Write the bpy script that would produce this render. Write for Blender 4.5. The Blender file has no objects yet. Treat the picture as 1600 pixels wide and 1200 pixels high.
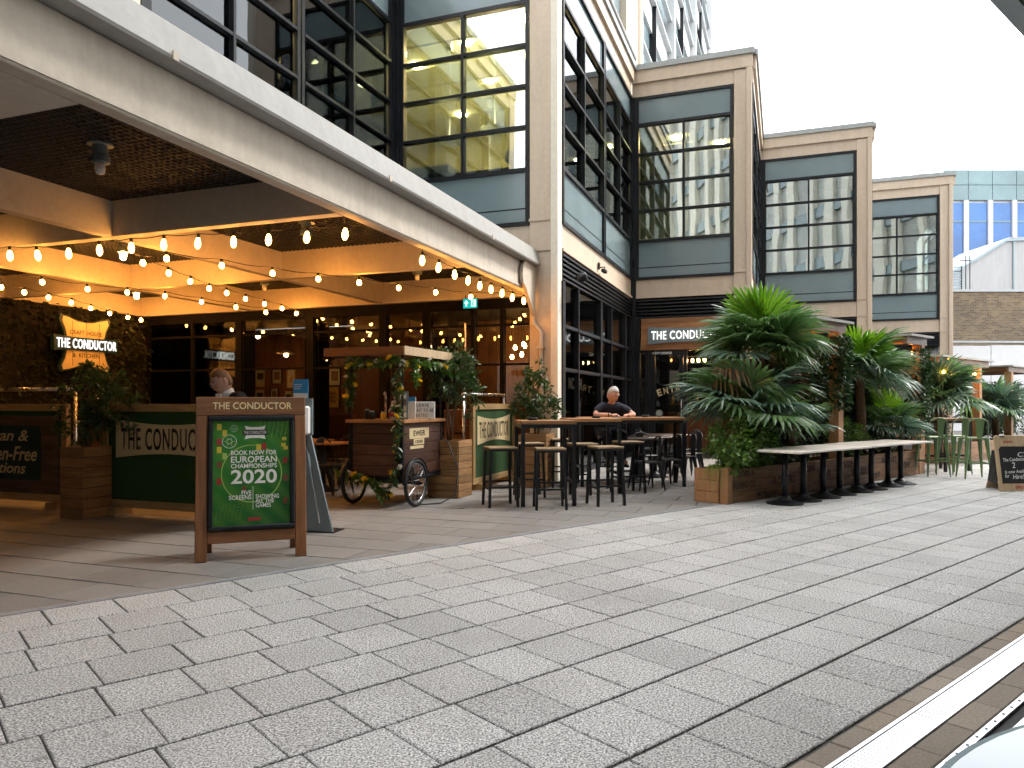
import bpy, bmesh, math, random
from mathutils import Vector, Matrix, Euler
R = math.radians
random.seed(7)
scene = bpy.context.scene
C = scene.collection

# ------------------------------------------------------------------ camera
FPX, HZ, CAMH = 1155.0, 630.0, 1.35           # focal length in pixels of a 1600 wide frame, horizon row, eye height
cam_d = bpy.data.cameras.new('camera'); cam = bpy.data.objects.new('camera', cam_d); C.objects.link(cam)
cam.location = (0, 0, CAMH); cam.rotation_euler = (R(90), 0, 0)
cam_d.sensor_width = 36.0; cam_d.lens = 36.0 * FPX / 1600.0
cam_d.shift_y = (HZ - 600.0) / 1600.0
cam_d.clip_start = 0.05; cam_d.clip_end = 2000
scene.camera = cam

# ------------------------------------------------------------------ sky, sun, exposure
SUN_DIR = Vector((0.62, 0.02, 0.85)).normalized()
world = bpy.data.worlds.new('World'); scene.world = world; world.use_nodes = True
wn = world.node_tree; wn.nodes.clear()
w_out = wn.nodes.new('ShaderNodeOutputWorld'); w_bg = wn.nodes.new('ShaderNodeBackground')
w_sky = wn.nodes.new('ShaderNodeTexSky'); w_sky.sky_type = 'NISHITA'; w_sky.sun_disc = False
w_sky.sun_elevation = math.asin(SUN_DIR.z); w_sky.sun_rotation = math.atan2(SUN_DIR.x, SUN_DIR.y)
w_hs = wn.nodes.new('ShaderNodeHueSaturation'); w_hs.inputs['Saturation'].default_value = 0.3
w_mix = wn.nodes.new('ShaderNodeMix'); w_mix.data_type = 'RGBA'
w_mix.inputs[0].default_value = 0.75                      # thin bright overcast in front of the blue
w_mix.inputs[7].default_value = (9.9, 9.95, 10.1, 1)
wn.links.new(w_sky.outputs[0], w_hs.inputs['Color']); wn.links.new(w_hs.outputs[0], w_mix.inputs[6])
wn.links.new(w_mix.outputs[2], w_bg.inputs['Color']); w_bg.inputs['Strength'].default_value = 0.10
wn.links.new(w_bg.outputs[0], w_out.inputs['Surface'])
sun_d = bpy.data.lights.new('sun', 'SUN'); sun = bpy.data.objects.new('sun', sun_d); C.objects.link(sun)
sun_d.energy = 1.5; sun_d.angle = R(18); sun_d.color = (1.0, 0.95, 0.88)
sun.rotation_euler = SUN_DIR.to_track_quat('Z', 'Y').to_euler(); sun.location = (20, 5, 40)
scene.view_settings.view_transform = 'Standard'; scene.view_settings.look = 'None'
scene.view_settings.exposure = 2.18; scene.view_settings.gamma = 1.0; scene.view_settings.use_curve_mapping = False
scene.render.engine = 'CYCLES'
cy = scene.cycles
cy.use_denoising = True; cy.use_adaptive_sampling = True; cy.adaptive_threshold = 0.03; cy.adaptive_min_samples = 16; cy.max_bounces = 4; cy.diffuse_bounces = 2; cy.glossy_bounces = 2
cy.transmission_bounces = 2; cy.transparent_max_bounces = 8; cy.sample_clamp_indirect = 4.0
cy.caustics_reflective = False; cy.caustics_refractive = False
try: cy.use_light_tree = True
except Exception: pass

# ------------------------------------------------------------------ frames of the place
AE = R(-20.2)      # building frame: local x = e (along the front facets), local y = d (along canopy)
AU = R(40.8)       # street frame: local x = u (along the street), local y = n (towards the building)
def rot2(a, x, y): return (math.cos(a)*x - math.sin(a)*y, math.sin(a)*x + math.cos(a)*y)
def de(e, d): return rot2(AE, e, d)
def un(u, n): return rot2(AU, u, n)
def XP(px, Y): return (px - 800.0) / FPX * Y
def ZP(py, Y): return CAMH + (HZ - py) * Y / FPX
def GP(px, py):
    Y = CAMH * FPX / (py - HZ); return (XP(px, Y), Y)

# ------------------------------------------------------------------ tagging
def tag(o, label, cat, group=None):
    o['label'] = label; o['category'] = cat
    if group: o['group'] = group
    return o
def thing(name, label, cat, loc=(0, 0, 0), rz=0.0, group=None):
    o = bpy.data.objects.new(name, None); C.objects.link(o)
    o.empty_display_size = 0.1
    o.location = loc; o.rotation_euler = (0, 0, rz)
    return tag(o, label, cat, group)
def struct(o): o['kind'] = 'structure'; return o
def stuff(o): o['kind'] = 'stuff'; return o
def link(name, me, parent=None, loc=(0, 0, 0), rot=(0, 0, 0), scale=(1, 1, 1)):
    o = bpy.data.objects.new(name, me); C.objects.link(o)
    o.parent = parent; o.location = loc; o.rotation_euler = rot; o.scale = scale
    return o
def dup_tree(o, parent=None):
    c = o.copy(); C.objects.link(c); c.parent = parent
    for ch in list(o.children): dup_tree(ch, c)
    return c

# ------------------------------------------------------------------ mesh collector
class MB:
    def __init__(s): s.v = []; s.f = []; s.m = []
    def mark(s): return len(s.v)
    def xf(s, M, start=0):
        for i in range(start, len(s.v)): s.v[i] = tuple(M @ Vector(s.v[i]))
        return s
    def quad(s, *p, m=0):
        b = len(s.v); s.v += [tuple(q) for q in p]; s.f.append(tuple(range(b, b+len(p)))); s.m.append(m); return s
    def box(s, x0, x1, y0, y1, z0, z1, m=0):
        b = len(s.v)
        s.v += [(x0,y0,z0),(x1,y0,z0),(x1,y1,z0),(x0,y1,z0),(x0,y0,z1),(x1,y0,z1),(x1,y1,z1),(x0,y1,z1)]
        for f in ((0,3,2,1),(4,5,6,7),(0,1,5,4),(1,2,6,5),(2,3,7,6),(3,0,4,7)):
            s.f.append(tuple(b+i for i in f)); s.m.append(m)
        return s
    def slab(s, x0, x1, y0, y1, z0, z1, c):
        b = len(s.v)
        s.v += [(x0,y0,z0),(x1,y0,z0),(x1,y1,z0),(x0,y1,z0),(x0,y0,z1-c),(x1,y0,z1-c),(x1,y1,z1-c),(x0,y1,z1-c),
                (x0+c,y0+c,z1),(x1-c,y0+c,z1),(x1-c,y1-c,z1),(x0+c,y1-c,z1)]
        for k in range(4):
            j = (k+1) % 4
            s.f += [(b+k,b+j,b+4+j,b+4+k),(b+4+k,b+4+j,b+8+j,b+8+k)]; s.m += [0, 0]
        s.f.append((b+8,b+9,b+10,b+11)); s.m.append(0)
        return s
    def bar(s, a, b, w, h=None, up=(0, 0, 1), m=0):
        h = w if h is None else h
        a = Vector(a); b = Vector(b); d = (b-a).normalized(); u = Vector(up)
        if abs(d.dot(u)) > 0.98: u = Vector((0, 1, 0))
        x = d.cross(u).normalized(); z = x.cross(d).normalized()
        i = len(s.v)
        for p in (a, b):
            for sx, sz in ((-1,-1),(1,-1),(1,1),(-1,1)): s.v.append(tuple(p + x*sx*w/2 + z*sz*h/2))
        for f in ((3,2,1,0),(4,5,6,7),(0,1,5,4),(1,2,6,5),(2,3,7,6),(3,0,4,7)):
            s.f.append(tuple(i+k for k in f)); s.m.append(m)
        return s
    def tube(s, pts, r, n=8, cap=True, m=0, flat=1.0):
        pts = [Vector(p) for p in pts]; rs = r if isinstance(r, (list, tuple)) else [r]*len(pts)
        base = len(s.v); prev = None
        for i, p in enumerate(pts):
            d = (pts[min(i+1, len(pts)-1)] - pts[max(i-1, 0)]).normalized()
            if prev is None:
                u = Vector((0, 0, 1)) if abs(d.z) < 0.95 else Vector((0, 1, 0))
                x = d.cross(u).normalized()
            else:
                x = (prev - d*prev.dot(d)).normalized()
            prev = x; y = d.cross(x)
            for k in range(n):
                a = 2*math.pi*k/n
                s.v.append(tuple(p + x*math.cos(a)*rs[i] + y*math.sin(a)*rs[i]*flat))
        for i in range(len(pts)-1):
            for k in range(n):
                j = (k+1) % n; q = base+i*n
                s.f.append((q+k, q+j, q+n+j, q+n+k)); s.m.append(m)
        if cap:
            s.f.append(tuple(base+k for k in reversed(range(n)))); s.m.append(m)
            s.f.append(tuple(base+(len(pts)-1)*n+k for k in range(n))); s.m.append(m)
        return s
    def lathe(s, prof, n=16, c=(0, 0, 0), m=0):
        base = len(s.v)
        for r, z in prof:
            for k in range(n):
                a = 2*math.pi*k/n; s.v.append((c[0]+r*math.cos(a), c[1]+r*math.sin(a), c[2]+z))
        for i in range(len(prof)-1):
            for k in range(n):
                j = (k+1) % n; q = base+i*n
                s.f.append((q+k, q+j, q+n+j, q+n+k)); s.m.append(m)
        s.f.append(tuple(base+k for k in reversed(range(n)))); s.m.append(m)
        s.f.append(tuple(base+(len(prof)-1)*n+k for k in range(n))); s.m.append(m)
        return s
    def prism(s, pts, y0, y1, m=0):
        """polygon in XZ (counter-clockwise seen from -Y) extruded from y0 (front) to y1 (back)"""
        b = len(s.v); n = len(pts)
        s.v += [(x, y0, z) for x, z in pts] + [(x, y1, z) for x, z in pts]
        s.f.append(tuple(b+i for i in range(n))); s.m.append(m)
        s.f.append(tuple(b+n+i for i in reversed(range(n)))); s.m.append(m)
        for i in range(n):
            j = (i+1) % n; s.f.append((b+j, b+i, b+n+i, b+n+j)); s.m.append(m)
        return s
    def ring(s, cx, cz, r0, r1, y, n=40, m=0):
        for k in range(n):
            a, b2 = 2*math.pi*k/n, 2*math.pi*(k+1)/n
            s.quad((cx+r0*math.cos(a), y, cz+r0*math.sin(a)), (cx+r1*math.cos(a), y, cz+r1*math.sin(a)),
                   (cx+r1*math.cos(b2), y, cz+r1*math.sin(b2)), (cx+r0*math.cos(b2), y, cz+r0*math.sin(b2)), m=m)
        return s
    def mesh(s, name, mat, smooth=False):
        me = bpy.data.meshes.new(name); me.from_pydata(s.v, [], s.f)
        mats = mat if isinstance(mat, (list, tuple)) else [mat]
        for mm in mats: me.materials.append(mm)
        if len(mats) > 1: me.polygons.foreach_set('material_index', s.m)
        if smooth: me.polygons.foreach_set('use_smooth', [True]*len(me.polygons))
        me.update(); return me
    def build(s, name, mat, parent=None, loc=(0, 0, 0), rot=(0, 0, 0), smooth=False, bevel=0.0):
        o = link(name, s.mesh(name, mat, smooth), parent, loc, rot)
        if bevel:
            b = o.modifiers.new('bevel', 'BEVEL'); b.width = bevel; b.segments = 1; b.limit_method = 'ANGLE'
        return o
def box(name, mat, parent, x0, x1, y0, y1, z0, z1, bevel=0.0, **k):
    return MB().box(x0, x1, y0, y1, z0, z1).build(name, mat, parent, bevel=bevel, **k)

# ------------------------------------------------------------------ materials
MATS = {}
def nodes_of(name):
    m = bpy.data.materials.new(name); m.use_nodes = True; nt = m.node_tree; nt.nodes.clear()
    out = nt.nodes.new('ShaderNodeOutputMaterial'); b = nt.nodes.new('ShaderNodeBsdfPrincipled')
    nt.links.new(b.outputs[0], out.inputs['Surface']); MATS[name] = m
    return m, nt, b, out
def add(nt, kind, **kw):
    n = nt.nodes.new(kind)
    for k, v in kw.items(): setattr(n, k, v)
    return n
def mixc(nt, fac, a, b, mode='MIX'):
    n = add(nt, 'ShaderNodeMix', data_type='RGBA', blend_type=mode)
    for s, v in ((0, fac), (6, a), (7, b)):
        if hasattr(v, 'links'): nt.links.new(v, n.inputs[s])
        else: n.inputs[s].default_value = v if s == 0 else (v[0], v[1], v[2], 1)
    return n.outputs[2]
def math_n(nt, op, a, b=None, clamp=False):
    n = add(nt, 'ShaderNodeMath', operation=op, use_clamp=clamp)
    for s, v in ((0, a), (1, b)):
        if v is None: continue
        if hasattr(v, 'links'): nt.links.new(v, n.inputs[s])
        else: n.inputs[s].default_value = v
    return n.outputs[0]
def noise(nt, vec, scale, detail=3, rough=0.6):
    n = add(nt, 'ShaderNodeTexNoise'); n.inputs['Scale'].default_value = scale
    n.inputs['Detail'].default_value = detail; n.inputs['Roughness'].default_value = rough
    nt.links.new(vec, n.inputs['Vector']); return n.outputs['Fac']
def ramp(nt, fac, lo, hi):
    n = add(nt, 'ShaderNodeMapRange'); n.inputs[1].default_value = lo; n.inputs[2].default_value = hi
    nt.links.new(fac, n.inputs[0]); return n.outputs[0]
def world_pos(nt): return add(nt, 'ShaderNodeNewGeometry').outputs['Position']
def piece_rand(nt):
    a = add(nt, 'ShaderNodeNewGeometry').outputs['Random Per Island']; b = add(nt, 'ShaderNodeObjectInfo').outputs['Random']
    return math_n(nt, 'FRACT', math_n(nt, 'ADD', math_n(nt, 'MULTIPLY', a, 7.31), math_n(nt, 'MULTIPLY', b, 3.77)))
def bump(nt, b, h, strength, dist=0.01):
    n = add(nt, 'ShaderNodeBump'); n.inputs['Strength'].default_value = strength; n.inputs['Distance'].default_value = dist
    nt.links.new(h, n.inputs['Height']); nt.links.new(n.outputs[0], b.inputs['Normal'])
def plain(name, col, rough=0.6, metal=0.0, vary=0.12, scale=3.0, bmp=0.0, bscale=60, emis=None, estr=0.0, spec=0.5):
    m, nt, b, out = nodes_of(name)
    if vary:
        f = noise(nt, world_pos(nt), scale, 4)
        f = ramp(nt, f, 0.3, 0.7)
        c = mixc(nt, f, [x*(1-vary) for x in col], [min(1, x*(1+vary)) for x in col])
        nt.links.new(c, b.inputs['Base Color'])
        nt.links.new(math_n(nt, 'ADD', math_n(nt, 'MULTIPLY', f, vary*0.8), max(0.02, rough-vary*0.4), True), b.inputs['Roughness'])
    else:
        b.inputs['Base Color'].default_value = (*col, 1); b.inputs['Roughness'].default_value = rough
    b.inputs['Metallic'].default_value = metal; b.inputs['Specular IOR Level'].default_value = spec
    if bmp: bump(nt, b, noise(nt, world_pos(nt), bscale, 4), bmp)
    if emis: b.inputs['Emission Color'].default_value = (*emis, 1); b.inputs['Emission Strength'].default_value = estr
    return m
def wood(name, dark, light, grain=(2, 30, 30), rough=0.6, piece=0.35, scale=1.0, bmp=0.25):
    m, nt, b, out = nodes_of(name)
    tc = add(nt, 'ShaderNodeTexCoord'); mp = add(nt, 'ShaderNodeMapping'); mp.inputs['Scale'].default_value = grain
    r = piece_rand(nt)
    ofs = add(nt, 'ShaderNodeCombineXYZ'); nt.links.new(math_n(nt, 'MULTIPLY', r, 37.0), ofs.inputs[0]); nt.links.new(math_n(nt, 'MULTIPLY', r, 11.0), ofs.inputs[2])
    nt.links.new(tc.outputs['Object'], mp.inputs['Vector']); nt.links.new(ofs.outputs[0], mp.inputs['Location'])
    g = noise(nt, mp.outputs[0], scale, 6, 0.65)
    f = ramp(nt, g, 0.3, 0.72)
    c = mixc(nt, f, dark, light)
    big = ramp(nt, noise(nt, world_pos(nt), 1.7, 3), 0.3, 0.75)
    c = mixc(nt, math_n(nt, 'MULTIPLY', big, 0.35), c, [x*0.45 for x in dark])
    v = add(nt, 'ShaderNodeHueSaturation'); nt.links.new(c, v.inputs['Color'])
    nt.links.new(math_n(nt, 'ADD', math_n(nt, 'MULTIPLY', r, piece*2), 1.0-piece), v.inputs['Value'])
    nt.links.new(v.outputs[0], b.inputs['Base Color']); b.inputs['Roughness'].default_value = rough
    bump(nt, b, g, bmp, 0.004)
    return m
def leafmat(name, dark, light, rough=0.42, trans=0.25):
    m, nt, b, out = nodes_of(name)
    r = add(nt, 'ShaderNodeNewGeometry').outputs['Random Per Island']
    big = ramp(nt, noise(nt, world_pos(nt), 5.0, 2), 0.3, 0.7)
    f = math_n(nt, 'ADD', math_n(nt, 'MULTIPLY', r, 0.65), math_n(nt, 'MULTIPLY', big, 0.35))
    c = mixc(nt, f, dark, light)
    nt.links.new(c, b.inputs['Base Color']); b.inputs['Roughness'].default_value = rough
    t = add(nt, 'ShaderNodeBsdfTranslucent'); mx = add(nt, 'ShaderNodeMixShader'); mx.inputs[0].default_value = trans
    hs = add(nt, 'ShaderNodeHueSaturation'); hs.inputs['Value'].default_value = 1.6; hs.inputs['Saturation'].default_value = 1.15
    nt.links.new(c, hs.inputs['Color']); nt.links.new(hs.outputs[0], t.inputs['Color'])
    nt.links.new(b.outputs[0], mx.inputs[1]); nt.links.new(t.outputs[0], mx.inputs[2]); nt.links.new(mx.outputs[0], out.inputs['Surface'])
    return m
def glass(name, tint, refl=0.08, rough=0.01, body=None, bfac=0.0):
    m, nt, b, out = nodes_of(name); nt.nodes.remove(b)
    tr = add(nt, 'ShaderNodeBsdfTransparent'); tr.inputs['Color'].default_value = (*tint, 1)
    gl = add(nt, 'ShaderNodeBsdfGlossy'); gl.inputs['Roughness'].default_value = rough; gl.inputs['Color'].default_value = (0.9, 0.95, 0.97, 1)
    fr = add(nt, 'ShaderNodeFresnel'); fr.inputs['IOR'].default_value = 1.5
    f = math_n(nt, 'ADD', fr.outputs[0], refl, True)
    base = tr.outputs[0]
    if body:
        df = add(nt, 'ShaderNodeBsdfDiffuse'); df.inputs['Color'].default_value = (*body, 1)
        m0 = add(nt, 'ShaderNodeMixShader'); m0.inputs[0].default_value = bfac
        nt.links.new(tr.outputs[0], m0.inputs[1]); nt.links.new(df.outputs[0], m0.inputs[2]); base = m0.outputs[0]
    mx = add(nt, 'ShaderNodeMixShader'); nt.links.new(f, mx.inputs[0]); nt.links.new(base, mx.inputs[1]); nt.links.new(gl.outputs[0], mx.inputs[2])
    w = noise(nt, world_pos(nt), 0.9, 1)
    bp = add(nt, 'ShaderNodeBump'); bp.inputs['Strength'].default_value = 0.05; bp.inputs['Distance'].default_value = 0.05
    nt.links.new(w, bp.inputs['Height']); nt.links.new(bp.outputs[0], gl.inputs['Normal'])
    nt.links.new(mx.outputs[0], out.inputs['Surface'])
    return m
def emit(name, col, strength):
    m, nt, b, out = nodes_of(name); nt.nodes.remove(b)
    e = add(nt, 'ShaderNodeEmission'); e.inputs['Color'].default_value = (*col, 1); e.inputs['Strength'].default_value = strength
    nt.links.new(e.outputs[0], out.inputs['Surface']); return m
def stone(name, base, vary, speck, sscale, stain=0.25, rough=0.85, warm=0.0):
    m, nt, b, out = nodes_of(name); p = world_pos(nt)
    r = piece_rand(nt)
    f = noise(nt, p, sscale, 2, 0.7); f = ramp(nt, f, 0.38, 0.66)
    c = mixc(nt, f, [x*(1-speck) for x in base], [min(1, x*(1+speck*1.25)) for x in base])
    st = ramp(nt, noise(nt, p, 1.1, 5, 0.62), 0.42, 0.75)
    c = mixc(nt, math_n(nt, 'MULTIPLY', st, stain), c, (base[0]*0.5, base[1]*0.47, base[2]*0.43))
    sp = ramp(nt, noise(nt, p, 7.0, 3, 0.5), 0.68, 0.74)
    c = mixc(nt, math_n(nt, 'MULTIPLY', sp, 0.35), c, (0.05, 0.05, 0.05))
    vo = add(nt, 'ShaderNodeTexVoronoi'); vo.inputs['Scale'].default_value = 2.6; nt.links.new(p, vo.inputs['Vector'])   # trodden gum
    gum = ramp(nt, math_n(nt, 'ADD', vo.outputs['Distance'], math_n(nt, 'MULTIPLY', noise(nt, p, 30, 2), 0.03)), 0.055, 0.075)
    c = mixc(nt, math_n(nt, 'MULTIPLY', math_n(nt, 'SUBTRACT', 1.0, gum), 0.45), c, [x*0.35 for x in base])
    v = add(nt, 'ShaderNodeHueSaturation'); nt.links.new(c, v.inputs['Color'])
    nt.links.new(math_n(nt, 'ADD', math_n(nt, 'MULTIPLY', r, vary*2), 1-vary), v.inputs['Value'])
    tint = mixc(nt, math_n(nt, 'MULTIPLY', math_n(nt, 'FRACT', math_n(nt, 'MULTIPLY', r, 5.3)), warm), v.outputs[0], (1.0, 0.9, 0.82), 'MULTIPLY')
    nt.links.new(tint, b.inputs['Base Color']); b.inputs['Roughness'].default_value = rough
    bump(nt, b, noise(nt, p, sscale*0.8, 3), 0.35, 0.004)
    return m
def streaked(name, base, rough=0.6, stain=0.35, metal=0.0):
    """cladding and concrete with rain streaks"""
    m, nt, b, out = nodes_of(name); p = world_pos(nt)
    mp = add(nt, 'ShaderNodeMapping'); mp.inputs['Scale'].default_value = (3.0, 3.0, 0.35); nt.links.new(p, mp.inputs['Vector'])
    s = ramp(nt, noise(nt, mp.outputs[0], 1.6, 5, 0.65), 0.4, 0.8)
    g = ramp(nt, noise(nt, p, 14, 4, 0.6), 0.3, 0.7)
    c = mixc(nt, g, [x*0.93 for x in base], [min(1, x*1.06) for x in base])
    c = mixc(nt, math_n(nt, 'MULTIPLY', s, stain), c, (base[0]*0.55, base[1]*0.5, base[2]*0.44))
    nt.links.new(c, b.inputs['Base Color']); b.inputs['Roughness'].default_value = rough; b.inputs['Metallic'].default_value = metal
    bump(nt, b, g, 0.12, 0.003)
    return m

M = {}
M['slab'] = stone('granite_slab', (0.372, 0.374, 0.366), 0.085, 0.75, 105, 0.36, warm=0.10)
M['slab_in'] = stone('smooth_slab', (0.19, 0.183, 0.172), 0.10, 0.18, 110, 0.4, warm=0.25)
M['sett'] = stone('brown_sett', (0.27, 0.235, 0.19), 0.12, 0.15, 90, 0.4, warm=0.6)
M['joint'] = stone('joint_bed', (0.075, 0.07, 0.065), 0.0, 0.25, 50, 0.4)
M['fascia'] = streaked('canopy_concrete', (0.64, 0.575, 0.485), 0.75, 0.4)
M['soffit'] = streaked('soffit_plaster', (0.66, 0.60, 0.51), 0.8, 0.15)
M['lip'] = streaked('lip_metal', (0.33, 0.325, 0.31), 0.5, 0.3)
M['beige'] = streaked('beige_cladding', (0.62, 0.51, 0.40), 0.5, 0.32)
M['cream'] = streaked('cream_fin', (0.76, 0.70, 0.60), 0.45, 0.08)
M['capping'] = streaked('grey_capping', (0.36, 0.39, 0.40), 0.45, 0.25)
M['frame'] = plain('dark_frame', (0.009, 0.011, 0.015), 0.42, 0.0, 0.2, spec=0.3)
M['frame_in'] = plain('matt_black_frame', (0.004, 0.004, 0.005), 0.7, 0.0, 0.1, spec=0.12)
M['louvre'] = plain('louvre_metal', (0.020, 0.024, 0.030), 0.4, 0.4, 0.15)
M['spandrel'] = plain('spandrel_glass', (0.185, 0.25, 0.275), 0.16, 0.0, 0.08, 0.8)
M['glass'] = glass('office_glass', (0.70, 0.78, 0.74), 0.30)
M['glass_side'] = glass('office_side_glass', (0.62, 0.72, 0.70), 0.03)
M['glass_dark'] = glass('shop_glass', (0.78, 0.80, 0.78), 0.0)
M['glass_ent'] = glass('door_glass', (0.55, 0.58, 0.56), 0.03)
M['grid'] = plain('ceiling_mesh', (0.030, 0.031, 0.032), 0.6, 0.0, 0.1)
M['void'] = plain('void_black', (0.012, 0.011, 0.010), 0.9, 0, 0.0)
M['steel'] = plain('black_steel', (0.009, 0.011, 0.014), 0.42, 0.3, 0.25, 9)
M['galv'] = plain('brushed_steel', (0.55, 0.56, 0.57), 0.28, 0.9, 0.12, 12)
M['alu'] = plain('aluminium_cover', (0.86, 0.87, 0.89), 0.30, 0.7, 0.05, 20)
M['slate'] = plain('slate_blue_metal', (0.22, 0.28, 0.31), 0.35, 0.4, 0.08)
M['rubber'] = plain('rubber', (0.012, 0.012, 0.012), 0.7)
M['oak'] = wood('oak_slats', (0.20, 0.085, 0.030), (0.44, 0.22, 0.085), (2, 26, 26), 0.45)
M['oaky'] = wood('oak_slats_y', (0.20, 0.085, 0.030), (0.44, 0.22, 0.085), (26, 2, 26), 0.45)
M['redwood'] = wood('stained_pine', (0.13, 0.050, 0.018), (0.30, 0.125, 0.048), (30, 30, 2.2), 0.5, 0.12)
M['redwoodx'] = wood('stained_pine_x', (0.13, 0.050, 0.018), (0.30, 0.125, 0.048), (2.2, 30, 30), 0.5, 0.12)
M['pine'] = wood('frame_pine', (0.30, 0.185, 0.075), (0.52, 0.36, 0.17), (3, 28, 28), 0.55, 0.1)
M['pinez'] = wood('frame_pine_z', (0.30, 0.185, 0.075), (0.52, 0.36, 0.17), (28, 28, 3), 0.55, 0.1)
M['crate'] = wood('crate_wood', (0.20, 0.095, 0.035), (0.42, 0.24, 0.10), (3, 24, 24), 0.65, 0.25)
M['sleeper'] = wood('sleeper_wood', (0.13, 0.065, 0.032), (0.33, 0.18, 0.09), (2.5, 22, 22), 0.75, 0.22)
M['post'] = wood('post_wood', (0.30, 0.14, 0.055), (0.50, 0.28, 0.13), (22, 22, 2), 0.6, 0.1)
M['cartwood'] = wood('cart_boards', (0.035, 0.013, 0.008), (0.13, 0.058, 0.034), (3, 24, 24), 0.5, 0.3)
M['panelwood'] = wood('wall_boards', (0.12, 0.045, 0.016), (0.28, 0.12, 0.045), (24, 24, 2), 0.5, 0.2)
M['signwood'] = wood('sign_boards', (0.26, 0.105, 0.038), (0.48, 0.235, 0.095), (2.4, 24, 24), 0.5, 0.25)
M['rustic'] = wood('rustic_boards', (0.06, 0.032, 0.024), (0.20, 0.115, 0.082), (2, 26, 26), 0.6, 0.2)
M['seatwood'] = wood('stool_seat', (0.20, 0.13, 0.065), (0.42, 0.30, 0.17), (3, 26, 26), 0.5, 0.1)
M['tabletop'] = wood('table_laminate', (0.62, 0.56, 0.48), (0.80, 0.75, 0.67), (2, 18, 18), 0.35, 0.05, 1.0, 0.05)
M['ply'] = wood('plywood', (0.42, 0.30, 0.17), (0.62, 0.48, 0.30), (22, 22, 2), 0.55, 0.04)
M['turf'] = plain('artificial_turf', (0.016, 0.062, 0.012), 0.9, 0, 0.5, 55, 0.9, 160)
M['plaque'] = plain('plaque_cream', (0.62, 0.50, 0.29), 0.55, 0, 0.1)
M['ink'] = plain('black_ink', (0.010, 0.009, 0.008), 0.6, 0, 0.0)
M['white'] = plain('white_paint', (0.78, 0.78, 0.76), 0.5, 0, 0.04)
M['gold'] = plain('gold_letter', (0.75, 0.62, 0.34), 0.45, 0, 0.05)
M['navy'] = plain('navy_board', (0.008, 0.030, 0.034), 0.5, 0, 0.1)
M['stencil'] = plain('stencil_paint', (0.028, 0.018, 0.012), 0.8, 0, 0.4, 40)
M['chalkbd'] = plain('chalkboard', (0.012, 0.012, 0.013), 0.7, 0, 0.35, 8)
M['chalk'] = plain('chalk', (0.75, 0.75, 0.72), 0.9, 0, 0.1, 40)
M['green_metal'] = plain('sage_green_metal', (0.12, 0.20, 0.085), 0.32, 0.15, 0.12, 6)
M['soil'] = plain('soil', (0.03, 0.02, 0.013), 0.95, 0, 0.4, 25, 0.8, 40)
M['trunk'] = plain('bark', (0.11, 0.075, 0.05), 0.9, 0, 0.35, 30, 0.8, 50)
M['fibre'] = plain('palm_fibre', (0.10, 0.062, 0.035), 0.95, 0, 0.45, 40, 1.0, 60)
M['ficus'] = leafmat('ficus_leaf', (0.014, 0.036, 0.010), (0.060, 0.115, 0.030), 0.36, 0.18)
M['ivy'] = leafmat('ivy_leaf', (0.010, 0.030, 0.010), (0.045, 0.095, 0.028), 0.4, 0.18)
M['dead'] = leafmat('dry_leaf', (0.055, 0.034, 0.016), (0.21, 0.135, 0.065), 0.7, 0.15)
M['shrub'] = leafmat('shrub_leaf', (0.028, 0.075, 0.012), (0.115, 0.215, 0.040), 0.4, 0.3)
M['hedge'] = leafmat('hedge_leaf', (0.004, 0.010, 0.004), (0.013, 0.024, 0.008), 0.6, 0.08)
M['grass'] = leafmat('grass_blade', (0.10, 0.16, 0.025), (0.26, 0.32, 0.07), 0.5, 0.35)
M['palm'] = leafmat('palm_blade', (0.042, 0.098, 0.032), (0.120, 0.205, 0.078), 0.32, 0.32)
M['palm_new'] = leafmat('palm_blade_young', (0.055, 0.14, 0.020), (0.15, 0.28, 0.045), 0.32, 0.38)
M['palm_blue'] = leafmat('palm_blade_blue', (0.058, 0.115, 0.075), (0.155, 0.235, 0.17), 0.25, 0.18)
M['petiole'] = plain('petiole', (0.06, 0.10, 0.025), 0.5)
M['petal_w'] = leafmat('white_petal', (0.60, 0.58, 0.50), (0.80, 0.78, 0.70), 0.6, 0.3)
M['petal_y'] = leafmat('yellow_petal', (0.62, 0.40, 0.02), (0.80, 0.58, 0.05), 0.6, 0.3)
M['skin'] = plain('skin', (0.50, 0.27, 0.19), 0.5, 0, 0.08, 18)
M['skin2'] = plain('skin_pale', (0.56, 0.31, 0.23), 0.5, 0, 0.08, 18)
M['hair_grey'] = plain('grey_hair', (0.40, 0.39, 0.37), 0.6, 0, 0.3, 70, 0.6, 120)
M['hair_brown'] = plain('sandy_hair', (0.20, 0.095, 0.035), 0.55, 0, 0.3, 70, 0.6, 120)
M['polo'] = plain('navy_cotton', (0.006, 0.007, 0.019), 0.9, 0, 0.15, 30, 0.2, 200)
M['suit'] = plain('dark_suit', (0.008, 0.009, 0.013), 0.85, 0, 0.15, 30)
M['jeans'] = plain('dark_denim', (0.012, 0.015, 0.030), 0.9, 0, 0.2, 50)
M['bulb_warm'] = emit('warm_bulb', (1.0, 0.37, 0.06), 46.0)
M['bulb_long'] = emit('filament_bulb', (1.0, 0.42, 0.08), 14.0)
M['lamp_hot'] = emit('ceiling_lamp_glow', (1.0, 0.39, 0.075), 190.0)
M['pend'] = emit('pendant_glow', (1.0, 0.52, 0.17), 42.0)
M['office_lamp'] = emit('office_downlight', (1.0, 0.78, 0.34), 75.0)
M['office_strip'] = emit('office_strip_light', (1.0, 0.80, 0.38), 15.0)
M['sign_lit'] = emit('lit_letters', (1.0, 0.94, 0.86), 0.42)
M['exit_lit'] = emit('exit_green', (0.01, 0.30, 0.25), 0.42)
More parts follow.
